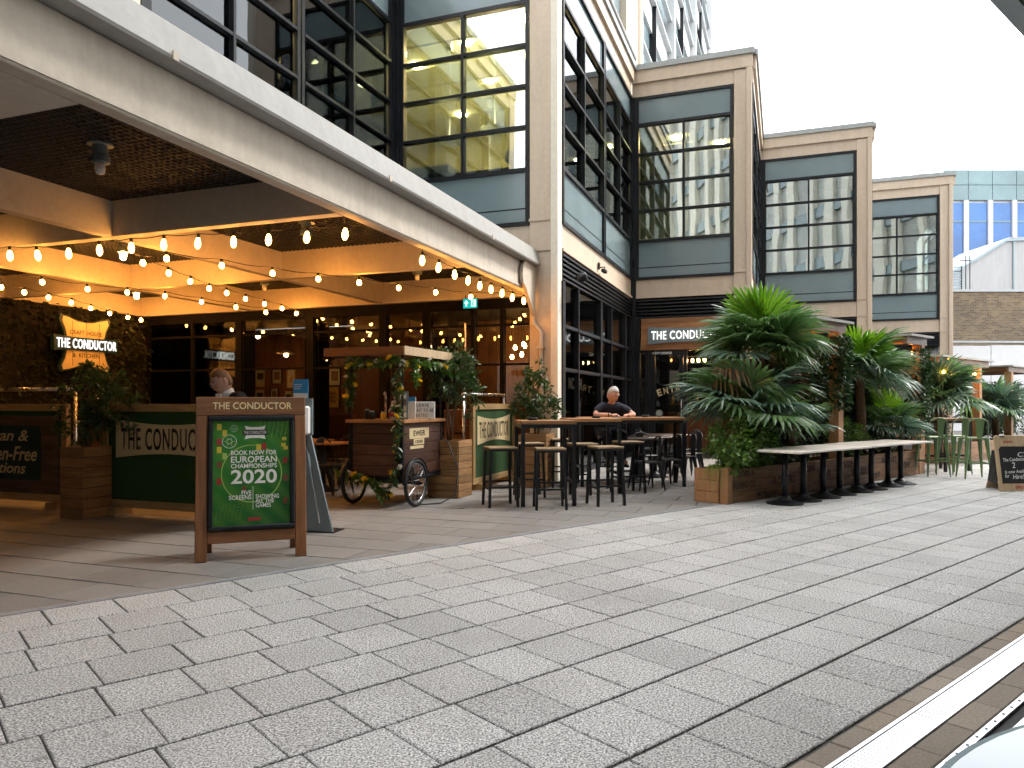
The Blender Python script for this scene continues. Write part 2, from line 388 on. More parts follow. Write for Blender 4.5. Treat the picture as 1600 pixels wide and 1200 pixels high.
M['exit_sym'] = emit('exit_symbol', (0.75, 1.0, 0.92), 0.35)
M['screen'] = emit('tablet_screen', (0.9, 0.95, 1.0), 0.9)

# ------------------------------------------------------------------ lettering
FONT_CACHE = {}
def text_mesh(body, bold=0.0, shear=0.0, spacing=1.0, depth=0.0, lead=1.0, align='CENTER'):
    key = (body, bold, shear, spacing, depth, lead, align)
    if key in FONT_CACHE: return FONT_CACHE[key]
    cu = bpy.data.curves.new('t', 'FONT'); cu.body = body; cu.size = 1.0; cu.align_x = align
    cu.offset = bold; cu.shear = shear; cu.space_character = spacing; cu.space_line = lead; cu.extrude = depth; cu.resolution_u = 3
    ob = bpy.data.objects.new('t', cu); C.objects.link(ob)
    dg = bpy.context.evaluated_depsgraph_get(); me = bpy.data.meshes.new_from_object(ob.evaluated_get(dg))
    bpy.data.objects.remove(ob); FONT_CACHE[key] = me
    return me
def text(name, body, w, h, mat, parent, loc=(0, 0, 0), rot=(0, 0, 0), t=0.002, **k):
    """lettering standing in the XZ plane, facing -Y, centred on loc, w wide and h high"""
    src = text_mesh(body, depth=0.05, **k); vs = [v.co.copy() for v in src.vertices]
    x0 = min(v.x for v in vs); x1 = max(v.x for v in vs); y0 = min(v.y for v in vs); y1 = max(v.y for v in vs)
    sx = w/max(1e-6, x1-x0); sy = (h/max(1e-6, y1-y0)) if h else sx
    me = src.copy(); me.name = name
    for v, c in zip(me.vertices, vs):
        v.co = ((c.x-(x0+x1)/2)*sx, -t if c.z > 0 else 0.0, (c.y-(y0+y1)/2)*sy)
    me.materials.clear(); me.materials.append(mat); me.update()
    return link(name, me, parent, loc, rot)
def pinch(w, h, dip, n=10):
    """plaque outline: straight ends, hollow top and bottom"""
    top = [(w/2 - w*i/n, h/2 - dip*math.sin(math.pi*i/n)) for i in range(n+1)]
    bot = [(-w/2 + w*i/n, -h/2 + dip*math.sin(math.pi*i/n)) for i in range(n+1)]
    return bot + top

# ------------------------------------------------------------------ foliage helpers
def leaf(mb, p, size, dirv, wid=0.42, fold=0.25, rnd=random):
    d = Vector(dirv).normalized(); s = d.cross(Vector((0, 0, 1)))
    if s.length < 0.05: s = Vector((1, 0, 0))
    s.normalize(); nrm = s.cross(d); ang = rnd.uniform(-1.1, 1.1)
    s = s*math.cos(ang) + nrm*math.sin(ang); nrm = s.cross(d).normalized(); s.normalize()
    p = Vector(p); L = size; W = size*wid
    a = p; t = p + d*L - Vector((0, 0, L*0.12)); m1 = p + d*L*0.45 - nrm*L*fold*0.3
    l = p + d*L*0.42 + s*W*0.5 + nrm*L*0.05; r = p + d*L*0.42 - s*W*0.5 + nrm*L*0.05
    b = len(mb.v); mb.v += [tuple(q) for q in (a, l, t, r, m1)]
    mb.f += [(b, b+4, b+1), (b+1, b+4, b+2), (b, b+3, b+4), (b+3, b+2, b+4)]; mb.m += [0]*4
def rand_dir(rnd, up=0.0):
    z = rnd.uniform(-1, 1); a = rnd.uniform(0, 2*math.pi); r = math.sqrt(max(0, 1-z*z))
    return Vector((r*math.cos(a), r*math.sin(a), z+up)).normalized()
def bush(name, mat, parent, centres, n, size, seed, up=0.25, wid=0.45):
    """leaf cloud: clumps (centre, radii) with leaves concentrated to the shell"""
    rnd = random.Random(seed); mb = MB()
    tot = sum(r[0]*r[1]*r[2] for c, r in centres)
    for c, r in centres:
        k = int(n*r[0]*r[1]*r[2]/tot)
        subs = [(rand_dir(rnd), rnd.uniform(0.55, 1.05)) for _ in range(max(6, k//14))]
        for i in range(k):
            dv, rad = subs[i % len(subs)]
            q = (dv*rad + rand_dir(rnd)*rnd.uniform(0, 0.30))
            p = Vector((c[0]+q.x*r[0], c[1]+q.y*r[1], c[2]+q.z*r[2]))
            dd = (q.normalized()*0.8 + rand_dir(rnd)*0.9 + Vector((0, 0, up)))
            leaf(mb, p, size*rnd.uniform(0.65, 1.25), dd, wid, rnd=rnd)
    return stuff(mb.build(name, mat, parent, smooth=False))
# =================================================================== GROUND AND PAVING
g = struct(MB().quad((-300, -120, -0.014), (300, -120, -0.014), (300, 600, -0.014), (-300, 600, -0.014)).build('ground', M['joint']))

plaza = struct(MB().quad((-14, 1.42, -0.0135), (60, 1.42, -0.0135), (60, 5.66, -0.0135), (-14, 5.66, -0.0135)).build('plaza_paving', M['joint'], None, rot=(0, 0, AU)))
rnd = random.Random(3)
N0, ROWS = 1.415, 10
RH = (5.661 - N0)/ROWS
slots = []
for r in range(ROWS):
    L = (0.36, 0.355, 0.365, 0.37, 0.38, 0.40, 0.41, 0.41, 0.42, 0.42)[r]
    u = -9.0 + (r % 2)*L*0.5 + rnd.uniform(-0.03, 0.03)
    while u < 34:
        l = L*rnd.choice((1, 1, 1, 1, 1.03, 0.97))
        slots.append((u, u+l, N0+r*RH, N0+(r+1)*RH)); u += l
def seen(x, y, m=60):
    if y < 1.5: return False
    px = 800+FPX*x/y; py = HZ+FPX*CAMH/y
    return -m < px < 1600+m and py < 1200+m*2
GAP = 0.0042
def lay(parent, slots, fr, thick, cham, mat, limit, name='paving_slab', jit=0.0014):
    near, far = [], []
    for s in slots:
        cx, cy = fr((s[0]+s[1])/2, (s[2]+s[3])/2)
        if not seen(cx, cy, 140): continue
        near.append((cx*cx+cy*cy, s))
    near.sort(key=lambda t: t[0]); far = near[limit:]; near = near[:limit]
    cache = {}
    for _, (a, b, c, d) in near:
        key = (round(b-a, 3), round(d-c, 3))
        if key not in cache:
            w, h = (b-a)/2-GAP, (d-c)/2-GAP*2.1
            cache[key] = MB().slab(-w, w, -h, h, -thick, 0, cham).mesh(name, mat)
        link(name, cache[key], parent, ((a+b)/2+rnd.uniform(-.0015, .0015), (c+d)/2, rnd.uniform(-jit, jit)),
             (rnd.uniform(-.002, .002), rnd.uniform(-.003, .003), rnd.uniform(-.004, .004)))
    if far:
        mb = MB()
        for _, (a, b, c, d) in far: mb.slab(a+GAP, b-GAP, c+GAP*2.1, d-GAP*2.1, -thick, rnd.uniform(-.0015, .0015), cham)
        stuff(mb.build(name+'s_beyond', mat, parent))
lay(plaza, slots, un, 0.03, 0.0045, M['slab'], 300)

fore = struct(MB().quad((-13.6, 1.0, -0.0125), (8, 1.0, -0.0125), (8, 32, -0.0125), (-13.6, 32, -0.0125)).build('forecourt_paving', M['joint'], None, rot=(0, 0, AE)))
slots, cuts = [], []
y, k = 1.0, 0
NN = (-math.sin(AU), math.cos(AU))
while y < 24:
    h = 0.45; x = -13.5 + (k % 2)*0.31
    while x < 9:
        w = 0.62
        corners = [(x, y), (x+w, y), (x+w, y+h), (x, y+h)]
        side = [(lambda q: q[0]*NN[0]+q[1]*NN[1]-5.722)(de(*c)) for c in corners]
        if min(side) >= 0: slots.append((x, x+w, y, y+h))
        elif max(side) > 0.02: cuts.append((x, x+w, y, y+h))
        x += w
    y += h; k += 1
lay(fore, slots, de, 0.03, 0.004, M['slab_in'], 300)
# slabs cut along the drain
for (xa, xb, ya, yb) in cuts:
    poly = [(xa+GAP, ya+GAP), (xb-GAP, ya+GAP), (xb-GAP, yb-GAP), (xa+GAP, yb-GAP)]
    f = lambda q: (lambda w_: w_[0]*NN[0]+w_[1]*NN[1]-5.726)(de(*q))
    out_ = []
    for p, q in zip(poly, poly[1:]+poly[:1]):
        fp, fq = f(p), f(q)
        if fp >= 0: out_.append(p)
        if fp*fq < 0: t_ = fp/(fp-fq); out_.append((p[0]+(q[0]-p[0])*t_, p[1]+(q[1]-p[1])*t_))
    if len(out_) < 3 or not seen(*de(*out_[0]), 200): continue
    mb = MB(); n_ = len(out_); mb.v += [(p[0], p[1], -0.03) for p in out_]+[(p[0], p[1], -0.001) for p in out_]
    mb.f.append(tuple(range(n_, 2*n_))); mb.m.append(0)
    for i in range(n_): mb.f.append((i, (i+1) % n_, n_+(i+1) % n_, n_+i)); mb.m.append(0)
    mb.build('cut_slab', M['slab_in'], fore)

# slot drain between plaza and forecourt
M['slate_matt'] = plain('drain_steel', (0.30, 0.31, 0.33), 0.7, 0.0, 0.2, 6)
sd = thing('slot_drain', 'thin steel slot drain running between plaza paving and bar forecourt', 'drain', (0, 0, 0), AU)
for n0, n1 in ((5.664, 5.684), (5.702, 5.7215)):
    MB().box(-12, 40, n0, n1, -0.02, 0.003).build('drain_edge', M['slate_matt'], sd)
MB().box(-12, 40, 5.684, 5.702, -0.02, -0.009).build('drain_slot', M['void'], sd)

# bottom right: setts, aluminium channel cover, bolted trims
st = struct(MB().quad((-2, 0.6, -0.0125), (30, 0.6, -0.0125), (30, 1.41, -0.0125), (-2, 1.41, -0.0125)).build('drain_margin', M['joint'], None, rot=(0, 0, AU)))
def sett_row(n0, n1, L, u0, u1):
    me = MB().slab(-L/2+.003, L/2-.003, n0+.003, n1-.003, -0.03, 0, 0.004).mesh('sett', M['sett'])
    u = u0
    while u < u1:
        link('sett', me, st, (u, 0, rnd.uniform(-.002, .002)), (0, rnd.uniform(-.004, .004), 0)); u += L
sett_row(1.315, 1.408, 0.22, 1.9, 14)
sett_row(1.052, 1.172, 0.34, 1.9, 14)
cc = thing('channel_cover', 'bright aluminium drainage channel cover in the near right pavement', 'drain', (0, 0, 0), AU)
MB().box(1.0, 20, 1.174, 1.190, -0.03, 0.004).build('side_rail', M['alu'], cc)
MB().box(1.0, 20, 1.297, 1.313, -0.03, 0.004).build('side_rail', M['alu'], cc)
u = 1.03
while u < 14:
    c = MB().box(u+.004, u+1.196, 1.193, 1.294, -0.02, 0.0).build('cover_plate', M['alu'], cc)
    if u < 3:
        for rr in range(7):
            mb = MB(); z = 1.203+rr*0.0135
            for kk in range(40): mb.box(u+.03+kk*.0285, u+.048+kk*.0285, z, z+.0035, 0.0, 0.0008)
            stuff(mb.build('slots', M['slate'], c))
    else:
        for rr in range(6):
            MB().box(u+.02, u+1.18, 1.205+rr*.015, 1.2075+rr*.015, 0.0, 0.0008).build('groove', M['louvre'], c)
    u += 1.2
for n0, n1, z in ((1.012, 1.040, 0.012), (0.925, 0.960, 0.010)):
    tr = thing('bolted_trim', 'narrow bolted steel floor trim beside the brown setts' if n0 > 1 else 'second bolted steel floor trim nearer the pale round table', 'floor trim', (0, 0, 0), AU)
    MB().box(1.6, 16, n0, n1, -0.03, z).build('strip', M['galv'], tr)
    mb = MB(); u = 1.7
    bolt = MB().lathe([(0.006, 0), (0.006, 0.002), (0.004, 0.004)], 8).mesh('bolt', M['slate'])
    while u < 5: link('bolt', bolt, tr, (u, (n0+n1)/2, z)); u += 0.11
struct(MB().box(1.4, 18, -5, 0.905, -0.03, 0.002).build('porch_floor', M['sett'], None, rot=(0, 0, AU)))
struct(MB().box(1.4, 18, 0.962, 1.010, -0.03, -0.004).build('threshold_recess', M['rubber'], None, rot=(0, 0, AU)))

# =================================================================== OFFICE BUILDING (saw-tooth bays)
ob = thing('office_building', 'beige and dark steel office building with stepped glazed bays', 'building', (0, 0, 0), AE)
ZB, ZS, ZSM, ZW0, ZW1, ZT, ZP0, ZP1 = 4.03, 4.50, 4.81, 5.49, 8.47, 9.18, 9.83, 9.97
class Wall:
    """a wall run in building coordinates: s along the wall, o outwards"""
    def __init__(s, kind, x, y): s.k, s.x, s.y = kind, x, y
    def box(s, mb, s0, s1, o0, o1, z0, z1):
        if s.k == 'F': mb.box(s.x+s0, s.x+s1, s.y-o1, s.y-o0, z0, z1)
        else: mb.box(s.x+o0, s.x+o1, s.y+s0, s.y+s1, z0, z1)
        return mb
    def part(s, name, mat, parent, *a, bevel=0.0): return s.box(MB(), *a).build(name, mat, parent, bevel=bevel)
def window_unit(w, s0, s1, cols, zs=None, top=True):
    """upper floor module: frame > panes, transoms, mullions; spandrels above and below"""
    fr = MB(); t = 0.07
    for a in (s0, s1-t): w.box(fr, a, a+t, -0.10, 0.03, ZS, ZT)
    for z in (ZS, ZW0-0.035, ZW1-0.035, ZT-0.07): w.box(fr, s0+t, s1-t, -0.10, 0.028, z, z+0.07)
    f = fr.build('window_frame', M['frame'], ob)
    w.part('spandrel_panel', M['spandrel'], f, s0+t, s1-t, -0.06, -0.02, ZS+0.07, ZSM-0.012)
    w.part('spandrel_panel', M['spandrel'], f, s0+t, s1-t, -0.06, -0.02, ZSM+0.012, ZW0-0.035)
    w.part('spandrel_seam', M['frame'], f, s0+t, s1-t, -0.06, -0.018, ZSM-0.012, ZSM+0.012)
    w.part('spandrel_panel', M['spandrel'], f, s0+t, s1-t, -0.06, -0.02, ZW1+0.035, ZT-0.07)
    rows = 4; zh = (ZW1-ZW0-0.07)/rows
    edges = [s0+t] + [s0+t+(s1-s0-2*t)*c for c in cols] + [s1-t]
    for e in edges[1:-1]: w.part('mullion', M['frame'], f, e-0.025, e+0.025, -0.09, 0.045, ZW0+0.035, ZW1-0.035)
    for r in range(1, rows): w.part('transom', M['frame'], f, s0+t, s1-t, -0.085, 0.040, ZW0+0.035+r*zh-0.024, ZW0+0.035+r*zh+0.024)
    for r in range(rows):
        for a, b in zip(edges[:-1], edges[1:]):
            za = ZW0+0.035+r*zh+0.024; zb = za+zh-0.048
            w.part('pane', M['glass'] if w.k == 'F' else M['glass_side'], f, a+0.027, b-0.027, -0.045, -0.038, za, zb)
    return f
def band(w, s0, s1, louvre=True):
    w.part('beige_band', M['beige'], ob, s0, s1, -0.25, -0.012, ZB, ZS-0.002)
    w.part('band_lip', M['beige'], ob, s0, s1, -0.012, 0.03, ZB, ZB+0.05)
    if louvre:
        lv = w.part('louvre', M['void'], ob, s0, s1, -0.28, -0.13, 3.50, ZB-0.002)
        for i in range(6):
            z = 3.52+i*0.086
            mb = MB()
            if w.k == 'F':
                x0, x1, y = w.x+s0, w.x+s1, w.y
                mb.quad((x0, y+0.10, z+.07), (x0, y-0.02, z), (x1, y-0.02, z), (x1, y+0.10, z+.07))
                mb.quad((x0, y-0.02, z), (x0, y-0.02, z+.035), (x1, y-0.02, z+.035), (x1, y-0.02, z))
            else:
                y0, y1, x = w.y+s0, w.y+s1, w.x
                mb.quad((x-0.10, y0, z+.07), (x-0.10, y1, z+.07), (x+0.02, y1, z), (x+0.02, y0, z))
                mb.quad((x+0.02, y0, z), (x+0.02, y1, z), (x+0.02, y1, z+.035), (x+0.02, y0, z+.035))
            mb.build('louvre_slat', M['louvre'], lv)
def parapet(w, s0, s1, d0=0.0):
    w.part('cornice', M['beige'], ob, s0, s1, -0.35, 0.02, ZT+0.002, 9.52)
    w.part('cornice', M['beige'], ob, s0, s1, -0.35, 0.09, 9.52, ZP0)
    w.part('parapet_cap', M['capping'], ob, s0-0.05, s1+0.05, -0.6, 0.14, ZP0+0.002, ZP1)
def pier(w, s0, s1, z0=0.0, z1=9.5, o=0.05, name='pier'):
    w.part(name, M['beige'], ob, s0, s1, -0.35, o, z0, z1, bevel=0.008)
    for z in (ZB-0.01, ZS+0.05): w.part('pier_collar', M['beige'], ob, s0-0.008, s1+0.008, -0.2, o+0.025, z, z+0.05)

B = [(-3.66, 12.39), (-0.73, 18.90), (2.53, 25.14), (5.90, 31.56)]      # outer corners of the bays
XL = [-6.90, -3.66, -0.73, 2.53]
PW = [0.55, 0.42, 0.42, 0.42]
for i, ((cx, cy_), xl) in enumerate(zip(B, XL)):
    w = Wall('F', xl, cy_); L = cx-xl
    window_unit(w, 0.10, L-PW[i]-0.02, (0.5,))
    pier(w, L-PW[i], L-0.13)
    w.part('corner_post', M['frame'], ob, 0.0, 0.10, -0.2, 0.06, 0.0 if i else 4.0, ZT)
    w.part('corner_fin', M['cream'] if i == 0 else M['beige'], ob, L-0.13, L, -0.12, 0.16 if i == 0 else 0.12, 0.0, 14.0 if i == 0 else 9.5, bevel=0.006)
    band(w, 0.10, L-PW[i]-0.002, i > 0)
    parapet(w, 0.0, L+0.02)
# side walls running along d
W1 = Wall('W', -6.90, 6.0)
pier(W1, 0.0, 0.42, 3.95); W1.part('corner_post', M['frame'], ob, 0.42, 0.52, -0.2, 0.06, 3.9, ZT)
f1 = window_unit(W1, 0.52, 3.40, (0.5,)); f2 = window_unit(W1, 3.44, 6.20, (0.52,))
parapet(W1, 0.0, 6.2); W1.part('corner_post', M['frame'], ob, 6.20, 6.32, -0.2, 0.05, 3.9, ZT)
W2 = Wall('W', -3.66, 12.39)
window_unit(W2, 0.10, 3.3, (0.45,)); window_unit(W2, 3.34, 6.38, (0.5,)); band(W2, 0.10, 6.38); parapet(W2, 0.05, 6.3)
for yy, xx, LL in ((18.90, -0.73, 6.24), (25.14, 2.53, 6.42), (31.56, 5.9, 6.0)):
    w = Wall('W', xx, yy)
    window_unit(w, 0.10, 3.1, (0.5,)); window_unit(w, 3.14, LL-0.12, (0.5,)); band(w, 0.10, LL-0.12, False)
    w.part('return_wall', M['frame'], ob, 0.02, LL-0.12, -0.25, 0.0, 0.0, ZB); parapet(w, 0.05, LL)
# unseen block added behind the camera to cut low sky light on the terrace
box('rear_wing', M['beige'], ob, -30, -5.2, -17.0, -14.0, 0, 12)
# F0 return to the left of the near corner
W0 = Wall('F', -12.0, 6.0); W0.part('return_wall', M['beige'], ob, 0, 5.1, -0.3, 0, 3.95, 9.9)
# roofs over the lower bays
for (cx, cy_), xl in zip(B, XL):
    box('bay_roof', M['capping'], ob, xl-6, cx-0.3, cy_+0.3, cy_+6.2, 9.1, 9.3)

# rooms behind the glass
M['room'] = plain('room_wall', (0.62, 0.54, 0.36), 0.8, 0, 0.08)
M['room_grey'] = plain('room_wall_grey', (0.42, 0.45, 0.42), 0.8, 0, 0.15)
M['ceil'] = plain('room_ceiling', (0.72, 0.66, 0.46), 0.8, 0, 0.05)
M['blind'] = plain('blind_slats', (0.36, 0.40, 0.41), 0.6, 0, 0.05)
M['desk'] = plain('office_furniture', (0.10, 0.12, 0.14), 0.6)
def room(x0, x1, y0, y1, wallm, lamps, name, strip=None):
    mb = MB()
    mb.quad((x0, y0, 4.62), (x1, y0, 4.62), (x1, y1, 4.62), (x0, y1, 4.62))
    mb.quad((x0, y1, 4.62), (x1, y1, 4.62), (x1, y1, 8.62), (x0, y1, 8.62))
    mb.quad((x0, y0, 4.62), (x0, y1, 4.62), (x0, y1, 8.62), (x0, y0, 8.62))
    r = mb.build('office_room', wallm, ob)
    MB().quad((x0, y0, 8.62), (x0, y1, 8.62), (x1, y1, 8.62), (x1, y0, 8.62)).build('ceiling', M['ceil'], r)
    for k in range(1, int((y1-y0)/0.9)):
        MB().box(x0, x1, y0+k*0.9, y0+k*0.9+.05, 8.585, 8.618).build('ceiling_rib', M['ceil'], r)
    me = MB().lathe([(0.11, 0.0), (0.13, -0.02), (0.10, -0.03)], 14).mesh('downlight', M['office_lamp'])
    for (lx, ly) in lamps: link('downlight', me, r, (lx, ly, 8.60))
    return r
r1 = room(-10.5, -3.95, 12.55, 18.6, M['room'], [(-6.0, 13.6), (-4.9, 14.6), (-6.2, 15.4), (-5.0, 16.6), (-7.4, 14.2), (-7.6, 17), (-4.5, 13.2)], 'lit')
for (px_, py_, zz) in ((-5.6, 14.2, 7.0), (-4.6, 14.9, 6.4), (-6.3, 13.5, 6.6), (-6.6, 16.4, 6.6), (-5.0, 17.2, 6.8)):
    MB().tube([(px_, py_, 8.6), (px_, py_, zz)], 0.012, 6).build('hanging_rod', M['white'], r1)
    MB().box(px_-.05, px_+.05, py_-.05, py_+.05, 8.42, 8.6).build('ceiling_rose', M['white'], r1)
    up_ = MB().lathe([(0.05, -0.06), (0.30, 0.0), (0.30, 0.02)], 20).build('uplighter', M['white'], r1, (px_, py_, zz))
    MB().lathe([(0.26, 0.021), (0.26, 0.026)], 20).build('uplighter_glow', M['office_strip'], up_)
MB().box(-5.3, -4.3, 14.0, 16.8, 6.25, 6.45).build('air_duct', M['room_grey'], r1)
MB().box(-7.4, -6.2, 13.2, 16.8, 5.9, 6.05).build('air_duct', M['room_grey'], r1)
MB().box(-10.4, -4.0, 12.9, 13.6, 4.62, 5.75).build('desk', M['desk'], r1)
r0 = room(-12.0, -7.15, 6.2, 12.2, M['room_grey'], [(-8.2, 7.4), (-8.2, 9.2), (-8.0, 11.2), (-10, 8.2), (-10, 10.6)], 'left')  # downlights added here to brighten the room behind the side windows
MB().box(-9.6, -7.6, 8.4, 12.0, 4.62, 5.8).build('desk', M['desk'], r0)
MB().box(-9.9, -9.6, 9.3, 9.7, 4.62, 8.6).build('room_column', M['room'], r0)
for i in (1, 2, 3):
    cx, cy_ = B[i]; xl = XL[i]
    rr = room(xl-1.5, cx-0.3, cy_+0.25, cy_+5.9, M['room_grey'], [(xl+0.9, cy_+1.6), (xl+2.0, cy_+2.4)] if i == 1 else [], 'bay')
    MB().box(xl+0.2, cx-0.4, cy_+1.2, cy_+1.9, 4.62, 5.7).build('desk', M['desk'], rr)
for (px_, py_) in ((-9.0, 8.0), (-9.0, 10.4)):  # uplighters added to lift the ceiling and walls of the left room
    MB().tube([(px_, py_, 8.6), (px_, py_, 7.0)], 0.012, 6).build('hanging_rod', M['white'], r0)
    up_ = MB().lathe([(0.05, -0.06), (0.30, 0.0), (0.30, 0.02)], 20).build('uplighter', M['white'], r0, (px_, py_, 7.0))
    MB().lathe([(0.26, 0.021), (0.26, 0.026)], 20).build('uplighter_glow', M['office_strip'], up_)
# venetian blind behind the nearest window
bl = MB(); z = ZW0+0.05
while z < ZW1-0.05: bl.quad((-6.99, 6.60, z), (-6.99, 7.92, z), (-7.02, 7.92, z+.030), (-7.02, 6.60, z+.030)); z += 0.042
stuff(bl.build('venetian_blind', M['blind'], f1))
bl = MB(); z = ZW0+1.5
while z < ZW1-0.05: bl.quad((-6.99, 7.95, z), (-6.99, 9.28, z), (-7.02, 9.28, z+.030), (-7.02, 7.95, z+.030)); z += 0.042
stuff(bl.build('venetian_blind', M['blind'], f1))

# ground floor glazing of W2 and the entrance facet F2
def shopfront(w, edges, zs, mat, deep=0.1, wide=0.06, name='shopfront'):
    fr = MB()
    for z in zs: w.box(fr, edges[0], edges[-1], -deep, 0.02, z-0.03, z+0.03)
    w.box(fr, edges[0], edges[-1], -deep, 0.018, 0.0, 0.10)
    f = fr.build('shopfront_frame', M['frame'], ob)
    for i, e in enumerate(edges):
        ww = wide if i % 2 else wide*2.6
        w.part('mullion', M['frame'], f, e-ww/2, e+ww/2, -deep-0.02, 0.03, 0, 3.5)
    zz = [0.10]+[z for z in zs]+[3.5]
    for a, b in zip(edges[:-1], edges[1:]):
        for z0, z1 in zip(zz[:-1], zz[1:]):
            if z1-z0 > 0.1: w.part('pane', mat, f, a+0.02, b-0.02, -0.06, -0.052, z0+0.02, z1-0.02)
    return f
shopfront(W2, [0.15, 1.15, 3.0, 4.0, 5.6, 6.35], (1.0, 1.95, 2.72), M['glass_dark'])
F2 = Wall('F', -3.66, 18.90)
shopfront(F2, [0.12, 0.55], (1.95, 2.66), M['glass_dark'])
# dark interior behind entrance and W2
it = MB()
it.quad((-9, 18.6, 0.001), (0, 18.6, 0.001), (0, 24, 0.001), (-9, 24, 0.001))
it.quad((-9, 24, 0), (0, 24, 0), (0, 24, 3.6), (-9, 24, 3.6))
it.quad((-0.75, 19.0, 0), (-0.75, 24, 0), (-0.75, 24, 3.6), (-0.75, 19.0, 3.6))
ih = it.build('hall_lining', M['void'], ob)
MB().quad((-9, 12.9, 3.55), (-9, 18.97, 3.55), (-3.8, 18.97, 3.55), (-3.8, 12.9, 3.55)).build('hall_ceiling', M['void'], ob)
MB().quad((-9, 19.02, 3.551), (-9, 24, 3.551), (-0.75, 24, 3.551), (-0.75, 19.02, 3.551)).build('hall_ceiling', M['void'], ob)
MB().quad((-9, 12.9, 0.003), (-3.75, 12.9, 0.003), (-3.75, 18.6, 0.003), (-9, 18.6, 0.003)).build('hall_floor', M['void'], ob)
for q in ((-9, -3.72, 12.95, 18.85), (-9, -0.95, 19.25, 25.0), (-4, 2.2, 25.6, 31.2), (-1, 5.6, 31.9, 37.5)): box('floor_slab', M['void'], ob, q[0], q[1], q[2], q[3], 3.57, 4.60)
# downpipe on the end pier
MB().tube([(-4.12, 12.26, 3.5), (-4.12, 12.26, 2.75), (-3.98, 12.26, 2.60), (-3.98, 12.26, 0.05)], 0.045, 10).build('downpipe', M['beige'], ob, smooth=True)
for z in (2.3, 1.2): MB().box(-4.04, -3.92, 12.20, 12.33, z, z+.05).build('pipe_bracket', M['beige'], ob)

# =================================================================== TOWER BEHIND
tw = thing('office_tower', 'tall office tower with white floor bands rising behind the bays', 'tower', (0, 0, 0), AE)
M['tower_white'] = plain('tower_white', (0.55, 0.56, 0.57), 0.4, 0, 0.05)
box('core_wall', M['frame'], tw, -16, -4.75, 13, 48.6, 9.3, 62)
box('end_pier', M['beige'], tw, -4.9, -4.35, 21.6, 23.4, 9.3, 62)
box('corner_fin', M['cream'], tw, -4.5, -4.25, 23.40, 23.75, 9.3, 62)
for k in range(13):
    z = 11.2+k*3.9
    b = box('floor_band', M['tower_white'], tw, -4.74, -4.60, 23.75, 48.6, z, z+0.95)
    MB().box(-4.60, -4.42, 23.75, 48.6, z+1.0, z+1.06).build('sun_blade', M['tower_white'], b)
    MB().box(-4.60, -4.42, 23.75, 48.6, z+2.3, z+2.36).build('sun_blade', M['tower_white'], b)
    MB().box(-4.74, -4.70, 23.75, 48.6, z+0.96, z+3.89).build('glass_strip', M['spandrel'], b)
for y_ in (31.5, 39.5, 48.4): box('vertical_fin', M['tower_white'], tw, -4.7, -4.3, y_, y_+0.3, 9.3, 62)
for y_ in (27.6, 35.5, 43.8): box('thin_mullion', M['frame'], tw, -4.7, -4.45, y_, y_+0.12, 9.3, 62)
box('near_wall', M['beige'], tw, -4.7, -4.5, 12.9, 16.5, 9.98, 62); box('near_window', M['spandrel'], tw, -4.7, -4.55, 16.5, 21.6, 9.98, 62)
for y_ in (18.2, 19.9): box('thin_mullion', M['frame'], tw, -4.6, -4.4, y_, y_+0.12, 9.98, 62)
for k in range(13): box('near_transom', M['frame'], tw, -4.56, -4.42, 16.5, 21.6, 11.2+k*3.9, 11.32+k*3.9)
# sloping white gutter pipe along the parapet of the near side wall
MB().tube([(-3.55, 12.5, 10.05), (-3.55, 18.6, 10.05)], 0.07, 10).build('gutter_rail', M['lip'], ob, smooth=True)

# =================================================================== CANOPY
cn = thing('concrete_canopy', 'wide pale concrete canopy with coffered dark mesh ceiling over the terrace', 'canopy', (0, 0, 0), AE)
XF, ZC0, ZC1 = -4.15, 3.29, 3.70
fa = MB().box(XF-0.14, XF, -9.0, 12.22, ZC0, 3.74).build('fascia', M['fascia'], cn, bevel=0.01)
MB().box(XF, XF+0.012, -9.0, 12.22, ZC0+0.02, ZC0+0.05).build('drip_groove', M['fascia'], fa)
lp = MB(); prof = [(XF-0.02, 3.742), (XF+0.16, 3.742), (XF+0.17, 3.765), (XF+0.10, 4.02), (XF+0.06, 4.05), (XF-0.9, 4.10), (XF-0.9, 3.98), (XF-0.2, 3.9)]
b0 = len(prof)
lp.v += [(x, -9.0, z) for x, z in prof] + [(x, 12.27, z) for x, z in prof]
for i in range(b0): j = (i+1) % b0; lp.f.append((i, j, b0+j, b0+i)); lp.m.append(0)
lp.f.append(tuple(range(b0))); lp.f.append(tuple(reversed(range(b0, 2*b0)))); lp.m += [0, 0]
lip = lp.build('roof_lip', M['lip'], cn)
for y_ in (-2, 1.0, 4.0, 7.0, 10.0):
    MB().box(XF+0.168, XF+0.178, y_, y_+0.05, 3.738, 3.80).build('lip_joint', M['fascia'], lip)
box('roof_slab', M['capping'], cn, -13.7, XF-0.5, -9.0, 12.8, 3.90, 4.0)
for x in (-7.40, -10.50, -13.55): box('beam', M['soffit'], cn, x-0.07, x+0.07, -9, 12.78, ZC0+0.003, 3.88)
box('wide_beam', M['soffit'], cn, -13.5, XF-0.145, 2.55, 3.53, ZC0, 3.88)
for y_ in (6.52, 9.62, 12.70):
    box('cross_beam', M['soffit'], cn, -13.5, XF-0.145, y_-0.06, y_+0.07, ZC0, 3.88)
